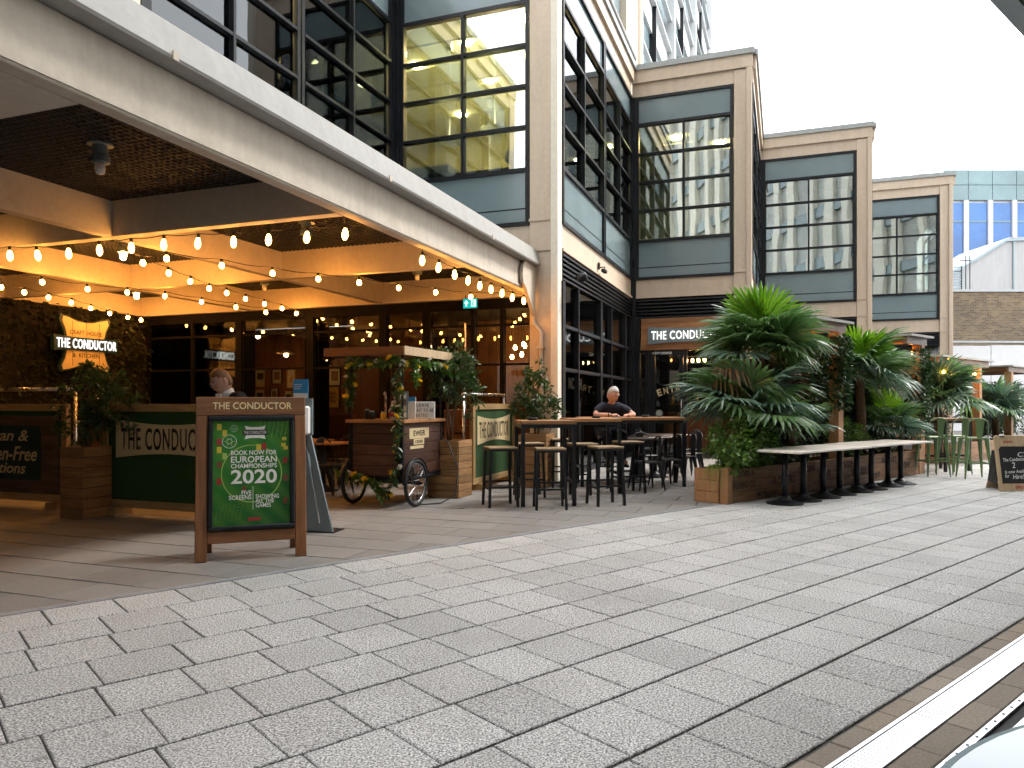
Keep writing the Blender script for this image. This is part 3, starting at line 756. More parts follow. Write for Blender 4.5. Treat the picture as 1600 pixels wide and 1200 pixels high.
# egg-crate mesh in each coffer
xs = [(-13.48, -10.57), (-10.43, -7.47), (-7.33, XF-0.145)]; ys = [(3.53, 6.46), (6.59, 9.56), (9.69, 12.64)]
for (xa, xb) in xs:
    for (ya, yb) in ys:
        mb = MB(); s = 0.075
        k = xa
        while k < xb: mb.box(k, k+0.018, ya, yb, ZC1, ZC1+0.055); k += s
        k = ya
        while k < yb: mb.box(xa, xb, k, k+0.018, ZC1+0.004, ZC1+0.050); k += s
        stuff(mb.build('ceiling_mesh', M['grid'], cn))
        box('ceiling_void', M['void'], cn, xa, xb, ya, yb, 3.86, 3.885)
for (xa, xb) in xs: box('near_soffit', M['soffit'], cn, xa, xb, -9, 2.5, ZC0+0.1, ZC0+0.15)
# curved end plate by the pier
pl = [(0.0, 0.0), (0.45, -0.42), (0.50, -0.42), (0.50, 0.42), (0.1, 0.50), (-0.04, 0.46), (-0.13, 0.36), (-0.17, 0.2), (-0.13, 0.06)]
MB().prism([(x, z) for x, z in pl], -0.03, 0.03).build('end_plate', M['fascia'], cn, (XF+0.05, 11.75, 3.30), (0, 0, R(90)))

# ceiling lamps in the coffers
GLOW = {(1, 1): 1, (0, 2): 1, (1, 2): 0.0, (2, 1): 0.3, (2, 2): 0.0, (2, 0): 0}
LAMP_LABEL = {(2, 0): 'unlit ceiling flood lamp in the coffer nearest the camera', (2, 1): 'ceiling flood lamp in the second coffer behind the fascia',
              (2, 2): 'unlit ceiling lamp in the coffer nearest the end pier', (1, 1): 'glowing ceiling lamp in the middle coffer above the barriers',
              (1, 2): 'unlit ceiling lamp in the coffer before the pictures', (0, 2): 'glowing ceiling lamp in the rear coffer beside the hedge wall'}
for (i, j), gl in GLOW.items():
    x = sum(xs[i])/2; y_ = sum(ys[j])/2
    wx, wy = de(x, y_)
    t = thing('ceiling_lamp', LAMP_LABEL[(i, j)], 'lamp', (wx, wy, ZC1), AE, 'flood lamps in the canopy coffers')
    MB().lathe([(0.11, 0.0), (0.11, -0.015), (0.04, -0.02)], 14).build('ceiling_plate', M['slate'], t)
    MB().lathe([(0.065, -0.02), (0.065, -0.10), (0.08, -0.12), (0.08, -0.17), (0.06, -0.18)], 14).build('housing', M['slate'], t, smooth=False)
    MB().lathe([(0.04, -0.18), (0.045, -0.23), (0.035, -0.27), (0.012, -0.28)], 12).build('lamp_glass', M['lamp_hot'] if gl == 1 else M['white'], t, smooth=True)

# opposite side of the street: canopy edge over the camera and the finned block that the bay windows mirror
oc = thing('opposite_canopy', 'grey steel canopy corner overhead at the top right', 'canopy', (0, 0, 0), AU)
box('soffit_sheet', M['slate'], oc, -6, 30, -3.3, 1.22, 3.52, 3.56)
box('edge_beam', M['slate'], oc, -6, 30, 1.22, 1.32, 3.50, 3.78)
lx, ly = un(6.45, 1.05)
t = thing('canopy_spotlight', 'small rounded grey spotlight under the top right canopy', 'lamp', (lx, ly, 3.52), AU)
MB().lathe([(0.02, 0.0), (0.02, -0.10)], 8).build('stem', M['slate'], t)
MB().lathe([(0.05, -0.10), (0.085, -0.12), (0.085, -0.24), (0.06, -0.29), (0.02, -0.31)], 16).build('head', M['slate'], t, smooth=True)
op = thing('opposite_building', 'pale finned office block across the street, mirrored in the bay windows', 'building', (0, 0, 0), AU)
M['fin'] = plain('pale_fin', (0.78, 0.74, 0.64), 0.6, 0, 0.05); M['render_pale'] = plain('pale_panel', (0.44, 0.45, 0.43), 0.5, 0, 0.3, 0.5)
box('wall', M['render_pale'], op, -45, 26, -4.4, -3.6, 0, 27)
mb = MB()
rq = random.Random(2); uu = -45.0
while uu < 25.5:
    ww = rq.choice((0.5, 0.7, 0.95)); mb.box(uu, uu+ww, -3.6, -3.15-rq.uniform(0, .2), 3.6, 27-rq.choice((0, 0, 1.5))); uu += ww+rq.choice((0.9, 1.2, 1.9))
stuff(mb.build('facade_fins', M['fin'], op))
mb = MB()
for k in range(7): mb.box(-45, 26, -3.6, -3.4, 3.6+k*3.4, 4.3+k*3.4)
stuff(mb.build('floor_bands', M['spandrel'], op))

# =================================================================== FAR RIGHT BACKGROUND
m, nt, b, out = nodes_of('stock_brick')
br = add(nt, 'ShaderNodeTexBrick'); br.inputs['Scale'].default_value = 0.8; br.inputs['Brick Width'].default_value = 0.225; br.inputs['Row Height'].default_value = 0.075
br.inputs['Mortar Size'].default_value = 0.010; br.inputs['Color1'].default_value = (0.24, 0.165, 0.085, 1); br.inputs['Color2'].default_value = (0.10, 0.066, 0.036, 1); br.inputs['Mortar'].default_value = (0.22, 0.19, 0.15, 1)
tc = add(nt, 'ShaderNodeTexCoord'); mp = add(nt, 'ShaderNodeMapping'); mp.inputs['Rotation'].default_value = (R(-90), 0, 0)
nt.links.new(tc.outputs['Object'], mp.inputs[0]); nt.links.new(mp.outputs[0], br.inputs['Vector'])
st_ = ramp(nt, noise(nt, world_pos(nt), 0.35, 5), 0.4, 0.75)
nt.links.new(mixc(nt, math_n(nt, 'MULTIPLY', st_, 0.6), br.outputs[0], (0.06, 0.055, 0.05)), b.inputs['Base Color']); b.inputs['Roughness'].default_value = 0.9
M['brick'] = m
bb = thing('brick_building', 'yellow brown brick wall of an older building behind the bays', 'building', (XP(1480, 42), 42, 0))
box('wall', M['brick'], bb, -3, 26, 0, 6, 0, ZP(456, 42)); box('coping', M['capping'], bb, -3.05, 26, -0.06, 6, ZP(456, 42)+.002, ZP(456, 42)+0.14)
wl = thing('white_wall', 'low white panelled wall in front of the brick wall', 'wall', (XP(1480, 36), 36, 0), R(2))
for k in range(6): box('panel', M['tower_white'], wl, -2+k*2.1, -2+k*2.1+2.07, 0, 0.3, 0, ZP(541, 36)+k*0.03)
box('coping', M['capping'], wl, -2, 10.6, -0.05, 0.35, ZP(541, 36)+0.17, ZP(541, 36)+0.27)
gb = thing('rendered_gable', 'white rendered gable wall rising above the brick wall', 'building', (0, 50, 0))
gp = [(1503, 470), (1690, 470), (1690, 372), (1580, 370), (1570, 376), (1503, 418)]
MB().prism([(XP(x, 50), ZP(y_, 50)) for x, y_ in gp], 0, 5).build('wall', streaked('white_render', (0.36, 0.36, 0.365), 0.8, 0.35), gb)
cp = [(1500, 418), (1570, 374), (1690, 368), (1690, 371.5), (1571, 377.5), (1500, 421.5)]
MB().prism([(XP(x, 50), ZP(y_, 50)) for x, y_ in reversed(cp)], -0.15, 5.1).build('coping', M['slate'], gb)
MB().box(XP(1582, 50), XP(1582, 50)+.08, -0.1, -0.01, ZP(455, 50), ZP(372, 50)).build('wall_joint', M['slate'], gb)
rl = thing('roof_railing', 'dark metal railing and louvred vent beside the last bay', 'railing', (XP(1500, 45), 45, ZP(456, 45)))
for k in range(3): MB().tube([(0.1+k*.25, 0, 0), (0.1+k*.25, 0, 2.2 if k else 1.6)], 0.03, 6).build('rail_post', M['steel'], rl)
MB().tube([(0.0, 0, 1.9), (0.7, 0, 1.9)], 0.03, 6).build('top_rail', M['steel'], rl)
for k in range(9): MB().box(-0.35, 0.25, 0.05, 0.09, 0.1+k*.17, 0.19+k*.17).build('vent_slat', M['slate'], rl)
M['blue'] = plain('sky_tint_glass', (0.045, 0.13, 0.33), 0.2, 0.0, 0.35, 0.12)  # reflected blue sky put into the base colour
M['aqua'] = plain('aqua_glass', (0.15, 0.235, 0.25), 0.25, 0.0, 0.25, 0.15)
gbd = thing('glass_building', 'blue glass office block with white columns in the distance', 'building', (0, 80, 0))
ZG0, ZG1, ZG2 = 2.0, ZP(312, 80), ZP(264, 80)
box('wall', M['tower_white'], gbd, XP(1440, 80), XP(1800, 80), 0.6, 14, 0, ZG2-0.3)
for k in range(10):
    x0 = XP(1478, 80)+k*2.62
    f = box('window', M['blue'], gbd, x0, x0+2.05, 0.35, 0.62, 8, ZG1-0.25)
    for z in (12.5, 16.8, 21.0): MB().box(x0, x0+2.05, 0.30, 0.36, z, z+0.16).build('window_bar', M['aqua'], f)
    box('white_column', M['tower_white'], gbd, x0+2.10, x0+2.58, 0.15, 0.62, 0, ZG1)
    for r in range(2):
        zz = ZG1+0.05+r*(ZG2-ZG1)/2
        box('upper_pane', M['aqua'], gbd, x0+0.02, x0+2.58, 0.3, 0.55, zz, zz+(ZG2-ZG1)/2-0.06)
# =================================================================== RESTAURANT FRONT UNDER THE CANOPY
rf = thing('restaurant_front', 'dark glazed restaurant front under the canopy with timber lined room', 'shopfront', (0, 0, 0), AE)
GY = 12.82
GE = [-13.40, -12.15, -10.90, -9.10, -7.40, -6.45, -5.48, -4.90, -4.28]
hd = box('header', M['frame_in'], rf, -13.5, -4.2, GY-0.06, GY+0.08, 3.10, 3.30)
box('threshold', M['frame_in'], rf, -13.5, -4.2, GY-0.06, GY+0.06, 0.0, 0.12)
for i, x in enumerate(GE):
    w = 0.16 if i in (2, 3, 4, 5, 8) else 0.07
    box('mullion', M['frame_in'], rf, x-w/2, x+w/2, GY-0.07, GY+0.07, 0.12, 3.10)
for x0, x1 in zip(GE[:-1], GE[1:]):
    for z in (2.07, 2.80): box('transom', M['frame_in'], rf, x0+.03, x1-.03, GY-0.045, GY+0.045, z-0.02, z+0.02)
    for z0, z1 in ((0.12, 2.05), (2.09, 2.78), (2.82, 3.10)):
        box('pane', M['glass_dark'], rf, x0+.08 if x0 in GE[2:6] else x0+.035, x1-.035, GY-0.006, GY+0.006, z0, z1)
MB().tube([(-5.60, GY-0.12, 0.3), (-5.60, GY-0.12, 2.85)], 0.018, 8).build('pull_bar', M['galv'], rf)
# room: floor, ceiling, boarded wall
BY = 15.9
MB().quad((-13.5, GY, 0.004), (-3.95, GY, 0.004), (-3.95, BY, 0.004), (-13.5, BY, 0.004)).build('room_floor', M['panelwood'], rf)
MB().quad((-13.5, GY, 3.28), (-13.5, BY, 3.28), (-3.95, BY, 3.28), (-3.95, GY, 3.28)).build('room_ceiling', M['void'], rf)
MB().quad((-13.45, GY, 0), (-13.45, BY, 0), (-13.45, BY, 3.28), (-13.45, GY, 3.28)).build('side_lining', M['panelwood'], rf)
x = -13.5; rb = random.Random(4)
bw = box('boarded_wall', M['void'], rf, -13.5, -3.95, BY+0.03, BY+0.1, 0, 3.28)
while x < -4.0:
    w = 0.235
    box('board', M['panelwood'], bw, x+.004, x+w-.004, BY-rb.uniform(0, .008), BY+0.03, 0.02, 3.26); x += w
box('end_wall', M['panelwood'], rf, -4.05, -3.97, GY+0.1, BY, 0, 3.28)
box('dark_column', M['frame_in'], rf, -10.55, -10.15, 14.6, 15.0, 0, 3.28)
box('dark_column', M['frame_in'], rf, -7.25, -6.75, 14.4, 14.9, 0, 3.28)
box('dark_column', M['frame_in'], rf, -12.6, -12.3, 14.6, 15.0, 0, 3.28)
# framed pictures on the boarded wall
M['paper'] = plain('picture_paper', (0.55, 0.46, 0.32), 0.7, 0, 0.1)
M['art_dark'] = plain('picture_ink', (0.03, 0.028, 0.026), 0.7, 0, 0.1)
M['art_brown'] = plain('picture_brown', (0.20, 0.13, 0.08), 0.7, 0, 0.4, 12)
M['art_amber'] = plain('picture_amber', (0.52, 0.30, 0.07), 0.7, 0, 0.1)
M['art_red'] = plain('picture_red', (0.45, 0.05, 0.03), 0.7, 0, 0.1)
def wall_px(px, y): q = (px-800)/FPX; s, c = math.sin(-AE), math.cos(AE); return (q*c*y - s*y)/(c + q*s)
def picture(px, z, w, h, kind, label):
    x = wall_px(px, BY); wx, wy = de(x, BY-0.02)
    t = thing('framed_picture', label, 'picture', (wx, wy, z), AE, 'pictures on the boarded wall')
    f = MB(); b = 0.022
    f.box(-w/2, w/2, -.03, 0, h/2-b, h/2); f.box(-w/2, w/2, -.03, 0, -h/2, -h/2+b)
    f.box(-w/2, -w/2+b, -.03, 0, -h/2+b, h/2-b); f.box(w/2-b, w/2, -.03, 0, -h/2+b, h/2-b)
    f.build('picture_frame', M['oak'] if kind in 'bcd' else M['steel'], t)
    box('mount', M['art_amber'] if kind == 'e' else M['paper'], t, -w/2+b, w/2-b, -.012, -.004, -h/2+b, h/2-b)
    if kind == 'a': box('print', M['art_brown'], t, -w*.27, w*.27, -.014, -.012, -h*.22, h*.28)
    if kind == 'b': box('print', M['art_dark'], t, -w*.3, w*.3, -.014, -.012, -h*.1, h*.22)
    if kind == 'c': MB().prism([(-w*.35, -h*.38), (w*.4, -h*.38), (w*.4, -h*.12)], -.014, -.012).build('print', M['art_dark'], t); MB().prism([(-w*.1, -h*.05), (w*.05, -h*.1), (w*.15, h*.15), (-w*.05, h*.3)], -.014, -.012).build('print', M['art_brown'], t)
    if kind == 'd': MB().prism([(-w*.2, -h*.2), (w*.05, -h*.1), (w*.2, h*.2), (w*.05, h*.1)], -.014, -.012).build('print', M['art_red'], t)
    if kind == 'e': text('lettering', 'GIG\nSAY\nYES', w*.5, h*.5, M['art_dark'], t, (0, -.0125, 0), t=.001, bold=0.03)
    if kind == 'f':
        for i in range(7):
            for j in range(5): box('print_cell', M['art_brown'], t, -w*.34+j*w*.145, -w*.34+j*w*.145+w*.1, -.014, -.012, -h*.36+i*h*.115, -h*.36+i*h*.115+h*.055)
PICS = [(318, 1.88, .42, .95, 'c', 'tall framed print with a black wedge behind the standing man'), (348, 2.1, .34, .5, 'a', 'small framed print above the standing man'),
 (408, 2.02, .34, .52, 'b', 'oak framed print with brown figures right of the standing man'), (434, 2.05, .32, .42, 'a', 'black framed print second right of the standing man'),
 (456, 1.98, .28, .52, 'd', 'framed print with a leaping red shape beside the column'), (407, 1.55, .32, .34, 'b', 'small landscape print under the oak framed figures'),
 (430, 1.55, .26, .40, 'a', 'small portrait print above the blue leaflet'), (452, 1.5, .26, .36, 'b', 'low framed print right above the sanitiser stand'),
 (524, 2.02, .36, .48, 'a', 'black framed print over the amber poster'), (521, 1.50, .42, .56, 'e', 'amber poster with black lettering beside the cart'),
 (549, 1.55, .32, .62, 'd', 'framed print with a red shape behind the cart post'), (575, 1.78, .5, .9, 'f', 'large chart poster behind the flower cart'), (560, 2.12, .3, .4, 'a', 'dark framed print under the cart roof')]
for p in PICS: picture(*p)
# pendant lamps
M['shade'] = plain('brass_shade', (0.35, 0.20, 0.08), 0.35, 0.8)
for (px, y_, z, lab) in ((447, 14.6, 2.52, 'brass pendant lamp right of the standing man'), (508, 14.9, 2.38, 'brass pendant lamp left of the flower cart'), (403, 14.3, 2.95, 'small pendant lamp high above the standing man'), (640, 15.0, 2.6, 'brass pendant lamp behind the cart roof'), (256, 15.2, 2.6, 'dim wall lamp glowing left of the pictures')):
    x = wall_px(px, y_); wx, wy = de(x, y_)
    t = thing('pendant_lamp', lab, 'lamp', (wx, wy, z), AE, 'pendant lamps in the restaurant')
    MB().tube([(0, 0, 0.08), (0, 0, 3.26-z)], 0.008, 6).build('cord', M['steel'], t)
    MB().lathe([(0.24, 0.0), (0.23, 0.015), (0.06, 0.06), (0.03, 0.10)], 18).build('shade', M['shade'], t)
    MB().lathe([(0.015, -0.075), (0.045, -0.05), (0.05, -0.02), (0.03, 0.0)], 12).build('bulb', M['pend'], t, smooth=True)
# pendant bulbs inside right of the pictures
for (px, z, lab) in ((805, 2.55, 'bare bulb inside the glass near the end pier, middle one'), (818, 2.62, 'bare bulb inside the glass near the end pier, highest one'), (800, 2.35, 'bare bulb inside the glass near the end pier, lowest one')):
    x = wall_px(px, 15.0); wx, wy = de(min(x, -4.2), 15.0)
    t = thing('hanging_bulb', lab, 'bulb', (wx, wy, z), 0, 'bare bulbs inside by the end pier')
    MB().tube([(0, 0, 0.05), (0, 0, 3.2-z)], 0.006, 6).build('cord', M['steel'], t)
    MB().lathe([(0.01, -0.05), (0.035, -0.03), (0.04, 0.0), (0.02, 0.05)], 10).build('bulb_glass', M['pend'], t, smooth=True)
# bench, dining tables and chairs in the dim room
bn = thing('wall_bench', 'dark leather bench along the boarded wall', 'bench', de(-8.5, BY-0.35)+(0,), AE)
M['leather'] = plain('oxblood_leather', (0.07, 0.016, 0.010), 0.45, 0, 0.2)
box('bench_seat', M['leather'], bn, -2.6, 2.6, -.3, .3, 0.12, 0.48, bevel=.02); box('bench_back', M['leather'], bn, -2.6, 2.6, .2, .32, .5, 1.05, bevel=.02)
box('plinth', M['void'], bn, -2.55, 2.55, -.25, .3, 0, .12)

# hedge wall on the left
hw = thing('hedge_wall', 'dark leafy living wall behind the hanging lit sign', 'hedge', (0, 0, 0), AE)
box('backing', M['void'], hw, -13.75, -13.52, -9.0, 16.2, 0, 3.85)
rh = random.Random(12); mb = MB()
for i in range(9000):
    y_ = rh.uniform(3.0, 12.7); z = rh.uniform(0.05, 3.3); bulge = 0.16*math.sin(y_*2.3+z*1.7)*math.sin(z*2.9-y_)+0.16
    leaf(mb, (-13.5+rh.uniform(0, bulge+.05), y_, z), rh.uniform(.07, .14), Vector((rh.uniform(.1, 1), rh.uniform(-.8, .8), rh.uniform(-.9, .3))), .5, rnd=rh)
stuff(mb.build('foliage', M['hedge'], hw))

# hanging lit sign on the hedge wall
sg = thing('hanging_sign', 'shield shaped craft house sign with lit letters on the hedge wall', 'sign', de(-13.1, 10.9)+(2.52,), AE+R(90))
up = [(-.46, .12), (.46, .12), (.50, .30), (.58, .46), (.55, .56), (.42, .54), (.2, .47), (0, .45), (-.2, .47), (-.42, .54), (-.55, .56), (-.58, .46), (-.50, .30)]
MB().prism(up, -.03, .03).build('upper_back', M['navy'], sg)
MB().prism([(x*.90, .13+(z-.12)*.88) for x, z in up], -.045, -.03).build('upper_panel', M['plaque'], sg)
lo = [(-x, -z) for x, z in up]
MB().prism(lo, -.03, .03).build('lower_back', M['navy'], sg)
MB().prism([(x*.90, -.13+(z+.12)*.88) for x, z in lo], -.045, -.03).build('lower_panel', M['plaque'], sg)
for x in (-.3, 0, .3): box('board_seam', M['stencil'], sg, x-.004, x+.004, -.048, -.045, .14, .44); box('board_seam', M['stencil'], sg, x-.004, x+.004, -.048, -.045, -.43, -.14)
MB().prism(pinch(1.44, .30, .03), -.08, .02).build('name_panel', M['navy'], sg)
text('lettering', 'THE CONDUCTOR', 1.34, .19, M['sign_lit'], sg, (0, -.081, 0), t=.015, bold=.010, spacing=1.12)
text('lettering', 'CRAFT  HOUSE', .72, .085, M['ink'], sg, (0, -.046, .225), t=.002, bold=.01)
text('lettering', '&  KITCHEN', .60, .085, M['ink'], sg, (0, -.046, -.225), t=.002, bold=.01)
MB().tube([(0, .02, 0), (0, .42, 0)], .02, 8).build('bracket', M['steel'], sg)

# exit sign
ex = thing('exit_sign', 'green lit emergency exit sign with arrow under the canopy', 'sign', de(-5.28, 12.2)+(3.29,), AE)
MB().box(-.14, .14, -.02, .02, -.24, -.06).build('lamp_box', M['steel'], ex)
MB().quad((-.135, -.0215, -.235), (.135, -.0215, -.235), (.135, -.0215, -.065), (-.135, -.0215, -.065)).build('green_face', M['exit_lit'], ex)
MB().prism([(-.09, -.20), (-.06, -.20), (-.06, -.15), (-.03, -.15), (-.075, -.09), (-.12, -.15), (-.09, -.15)], -.024, -.0222).build('arrow', M['exit_sym'], ex)
MB().prism([(.02, -.21), (.11, -.21), (.11, -.085), (.02, -.085)], -.0235, -.0222).build('door_symbol', M['exit_sym'], ex)
mb = MB(); mb.prism([(.045, -.115), (.065, -.115), (.065, -.095), (.045, -.095)], -.0255, -.0236); mb.prism([(.03, -.16), (.05, -.17), (.08, -.12), (.05, -.12)], -.0255, -.0236); mb.prism([(.05, -.165), (.065, -.165), (.095, -.205), (.08, -.205)], -.0255, -.0236); mb.prism([(.04, -.16), (.055, -.16), (.045, -.205), (.03, -.205)], -.0255, -.0236)
stuff(mb.build('running_figure', M['exit_lit'], ex))
for x in (-.1, .1): MB().tube([(x, 0, -.06), (x, 0, 0.0)], .008, 6).build('hanger', M['steel'], ex)

# =================================================================== STRING LIGHTS
long_me = MB().lathe([(.010, -.155), (.027, -.135), (.034, -.105), (.028, -.065), (.014, -.03)], 8).mesh('bulb', M['bulb_long'], True)
round_me = MB().lathe([(.011, -.106), (.029, -.093), (.034, -.07), (.027, -.045), (.013, -.03)], 8).mesh('bulb', M['bulb_warm'], True)
sock_me = MB().lathe([(.019, -.032), (.019, .012), (.010, .02)], 8).mesh('socket', M['rubber'])
def string(label, bulbs, ends, kind, zc=3.14):
    pts = []
    for (px, py) in bulbs:
        Y = (zc-CAMH)*FPX/(HZ-py); pts.append(Vector((XP(px, Y), Y, zc)))
    cen = pts[len(pts)//2]
    t = thing('string_light', label, 'string light', tuple(cen), 0, 'festoon strings under the canopy')
    dz = .10 if kind == 'long' else .07
    path = []
    allp = [Vector(ends[0])] + [p+Vector((0, 0, dz+.015)) for p in pts] + [Vector(ends[1])]
    for a, b in zip(allp[:-1], allp[1:]):
        for s in range(4):
            q = a.lerp(b, s/4); q = q - Vector((0, 0, .035*math.sin(math.pi*s/4)*min(1.5, (b-a).length))); path.append(q-cen)
    path.append(allp[-1]-cen)
    MB().tube(path, .0055, 5).build('cable', M['rubber'], t)
    rs = random.Random(len(label))
    for p in pts:
        b = link('bulb', long_me if kind == 'long' else round_me, t, tuple(p+Vector((0, 0, dz))-cen), (rs.uniform(-.12, .12), rs.uniform(-.12, .12), 0))
        link('socket', sock_me, b)
    return t
def dz3(e, d, z): return de(e, d)+(z,)
string('festoon of long filament bulbs across the canopy in front', [(-125, 405), (-75, 404), (-30, 402), (15, 400), (57, 400), (107, 397), (155, 392), (205, 388), (256, 383), (310, 381), (365, 379), (420, 376), (480, 372), (540, 367)], (dz3(-13.2, 6.4, 3.32), dz3(-4.3, 6.6, 3.31)), 'long')
string('short festoon of long filament bulbs along the canopy fascia', [(660, 408), (686, 419), (710, 430), (732, 439), (750, 447), (767, 453), (785, 459), (801, 466), (818, 471)], (dz3(-4.3, 8.4, 3.31), dz3(-4.25, 12.3, 3.22)), 'long')
string('festoon of round bulbs running towards the exit sign', [(222, 411), (260, 404), (346, 415), (425, 427), (497, 436), (561, 442), (622, 450), (680, 457), (735, 464)], (dz3(-7.4, 6.55, 3.30), dz3(-4.4, 12.0, 3.29)), 'round')
string('festoon of round bulbs dropping to the middle of the glass', [(263, 427), (298, 440), (327, 451), (354, 458), (384, 467), (413, 475), (440, 482), (463, 490)], (dz3(-7.5, 6.6, 3.30), dz3(-9.1, 12.6, 3.12)), 'round')
string('festoon of round bulbs crossing the rear coffers', [(-90, 420), (-10, 431), (65, 441), (136, 452), (199, 457), (258, 463), (315, 472), (368, 480), (415, 488)], (dz3(-13.2, 7.0, 3.30), dz3(-9.4, 12.7, 3.12)), 'round')
string('festoon of round bulbs along the hedge wall', [(-90, 430), (-42, 440), (2, 449), (38, 457), (76, 465), (112, 473), (142, 482), (171, 490), (200, 496), (220, 500)], (dz3(-13.2, 7.6, 3.30), dz3(-13.3, 12.6, 3.12)), 'round')

# =================================================================== BARRIERS
def barrier(label, loc, rz, W, kind, H=1.34):
    t = thing('cafe_barrier', label, 'barrier', (loc[0], loc[1], 0), rz, 'framed barriers round the terrace')
    z0 = 0.10
    box('bottom_rail', M['pine'], t, 0.0, W, -.03, .03, z0, z0+.09, bevel=.003); box('top_rail', M['pine'], t, 0.0, W, -.03, .03, H-.09, H, bevel=.003)
    for x in (0, W-.09): box('stile', M['pinez'], t, x, x+.09, -.031, .031, z0+.09, H-.09, bevel=.003)
    box('turf_panel', M['turf'], t, .09, W-.09, -.012, .012, z0+.09, H-.09)
    for x in (.18, W-.28): box('foot', M['pinez'], t, x, x+.10, -.10, .16, 0, z0-.002)
    if kind == 'name':
        p = MB().prism(pinch(W*.78, .46, .06), -.022, -.013).build('name_plaque', M['plaque'], t, (W*.49, 0, .925))
        text('lettering', 'THE CONDUCTOR', W*.70, .26, M['ink'], p, (0, -.0222, 0), bold=.012, spacing=1.12)
        # stencil bridges
        for k in range(13): box('stencil_gap', M['plaque'], p, -W*.35+W*.70*(k+.5)/13-.004, -W*.35+W*.70*(k+.5)/13+.004, -.0253, -.0246, -.135, -.085)
    if kind == 'menu':
        for k in range(8):
            box('rustic_plank', M['rustic'], t, .20, W-.15, -.02, -.0125, .20+k*.124, .20+k*.124+.121)
        n = MB()
        n.prism([(-.62, -.33), (.60, -.33), (.64, -.29), (.64, .33), (.60, .37), (-.62, .37), (-.66, .33), (-.66, -.29)], -.026, -.0205)
        p = n.build('navy_plaque', M['navy'], t, (W/2, 0, .69))
        text('lettering', 'Vegan &', .92, .19, M['plaque'], p, (-.03, -.0262, .22), shear=.28, bold=.012)
        text('lettering', 'Gluten-Free', 1.16, .19, M['plaque'], p, (0, -.0262, .01), shear=.28, bold=.012)
        text('lettering', 'Options', .80, .19, M['plaque'], p, (-.02, -.0262, -.20), shear=.28, bold=.012)
    return t
BR1 = (XP(107, 9.3), 9.3); ce, se = math.cos(AE), math.sin(AE)
barrier('rustic menu barrier with navy plaque at the left edge', (BR1[0]-2.2*ce, BR1[1]-2.2*se), AE, 2.2, 'menu')
barrier('green turf barrier with cream name plaque behind the large easel board', (XP(163, 9.0), 9.0), AE, 2.12, 'name')
barrier('green turf name barrier seen edgewise right of the flower cart', (-0.62, 11.3), AE+R(90), 1.85, 'name')
def rail(label, p0, p1, z):
    t = thing('steel_rail', label, 'rail', (p0[0], p0[1], 0), math.atan2(p1[1]-p0[1], p1[0]-p0[0]), 'steel rails over the barriers')
    L = math.hypot(p1[0]-p0[0], p1[1]-p0[1])
    MB().tube([(0, .06, z), (L, .06, z)], .025, 10).build('rail_tube', M['galv'], t, smooth=True)
    for x in (.03, L-.03): MB().tube([(x, .06, 0), (x, .06, z)], .022, 10).build('rail_post', M['galv'], t, smooth=True)
rail('brushed steel rail above the left menu barrier', (BR1[0]-2.2*ce, BR1[1]-2.2*se+.06), (BR1[0]+.02, BR1[1]+.06), 1.53)
rail('brushed steel rail above the edgewise turf barrier', (-0.70, 11.35), (-0.70+1.8*.345, 11.35+1.8*.938), 1.49)

# =================================================================== PLANTERS WITH FICUS
def crate_box(t, w, h, mat, n):
    hh = h/n
    for k in range(n):
        for s in range(4):
            mb = MB().box(-w/2, w/2, -w/2-.012, -w/2+.012, k*hh+.004, (k+1)*hh-.004)
            mb.build('plank', mat, t, rot=(0, 0, s*math.pi/2), bevel=.003)
    box('liner', M['void'], t, -w/2+.013, w/2-.013, -w/2+.013, w/2-.013, 0.01, h-.08)
    box('soil', M['soil'], t, -w/2+.02, w/2-.02, -w/2+.02, w/2-.02, h-.09, h-.05)
def planter(label, loc, rz, w, h, n=6, mat='crate', group='slatted crate planters'):
    t = thing('wooden_planter', label, 'planter', (loc[0], loc[1], 0), rz, group)
    crate_box(t, w, h, M[mat], n); return t
def ficus(label, loc, z0, clumps, n, seed, size=.085):
    t = thing('ficus_tree', label, 'tree', (loc[0], loc[1], z0), 0, 'ficus trees on the terrace')
    rf_ = random.Random(seed); zc = sum(c[0][2] for c in clumps)/len(clumps)
    for k in range(3):
        a = k*2.1+seed; c = clumps[k % len(clumps)][0]
        pts = [(.03*math.cos(a), .03*math.sin(a), 0), (.05*math.cos(a+1), .05*math.sin(a+1), zc*.35), (c[0]*.4+.05*math.cos(a+2), c[1]*.4+.05*math.sin(a+2), zc*.75), (c[0]*.8, c[1]*.8, c[2]+.05)]
        MB().tube(pts, [.020, .016, .013, .006], 7).build('trunk', M['trunk'], t, smooth=True)
    lim = MB()
    for k in range(26):
        c, r = rf_.choice(clumps); d = rand_dir(rf_, .2)
        a = Vector((c[0]*.5, c[1]*.5, zc*.8)); b = Vector(c)+Vector((d.x*r[0], d.y*r[1], d.z*r[2]))*.85
        lim.tube([a, a.lerp(b, .5)+Vector((0, 0, .04)), b], [.008, .005, .003], 4)
    stuff(lim.build('limbs', M['trunk'], t))
    bush('crown', M['ficus'], t, clumps, n, size, seed)
    return t
p1 = (XP(133, 8.78), 8.80)
planter('slatted crate planter between the two left barriers', p1, AE, .37, .84, 7)
o = box('wooden_screen', M['crate'], None, -.17, .17, 0, .03, 0, 1.02, bevel=.004); o.location = (p1[0]-.02, p1[1]+.36, 0); o.rotation_euler = (0, 0, AE)
tag(o, 'narrow timber screen behind the left crate planter', 'screen')
ficus('bushy ficus in the left crate planter below the hanging sign', p1, .76, [((.05, .05, .62), (.42, .34, .34)), ((.32, 0, .52), (.30, .28, .28)), ((-.05, 0, .30), (.26, .26, .26)), ((.18, 0, .92), (.26, .24, .22))], 1500, 5)
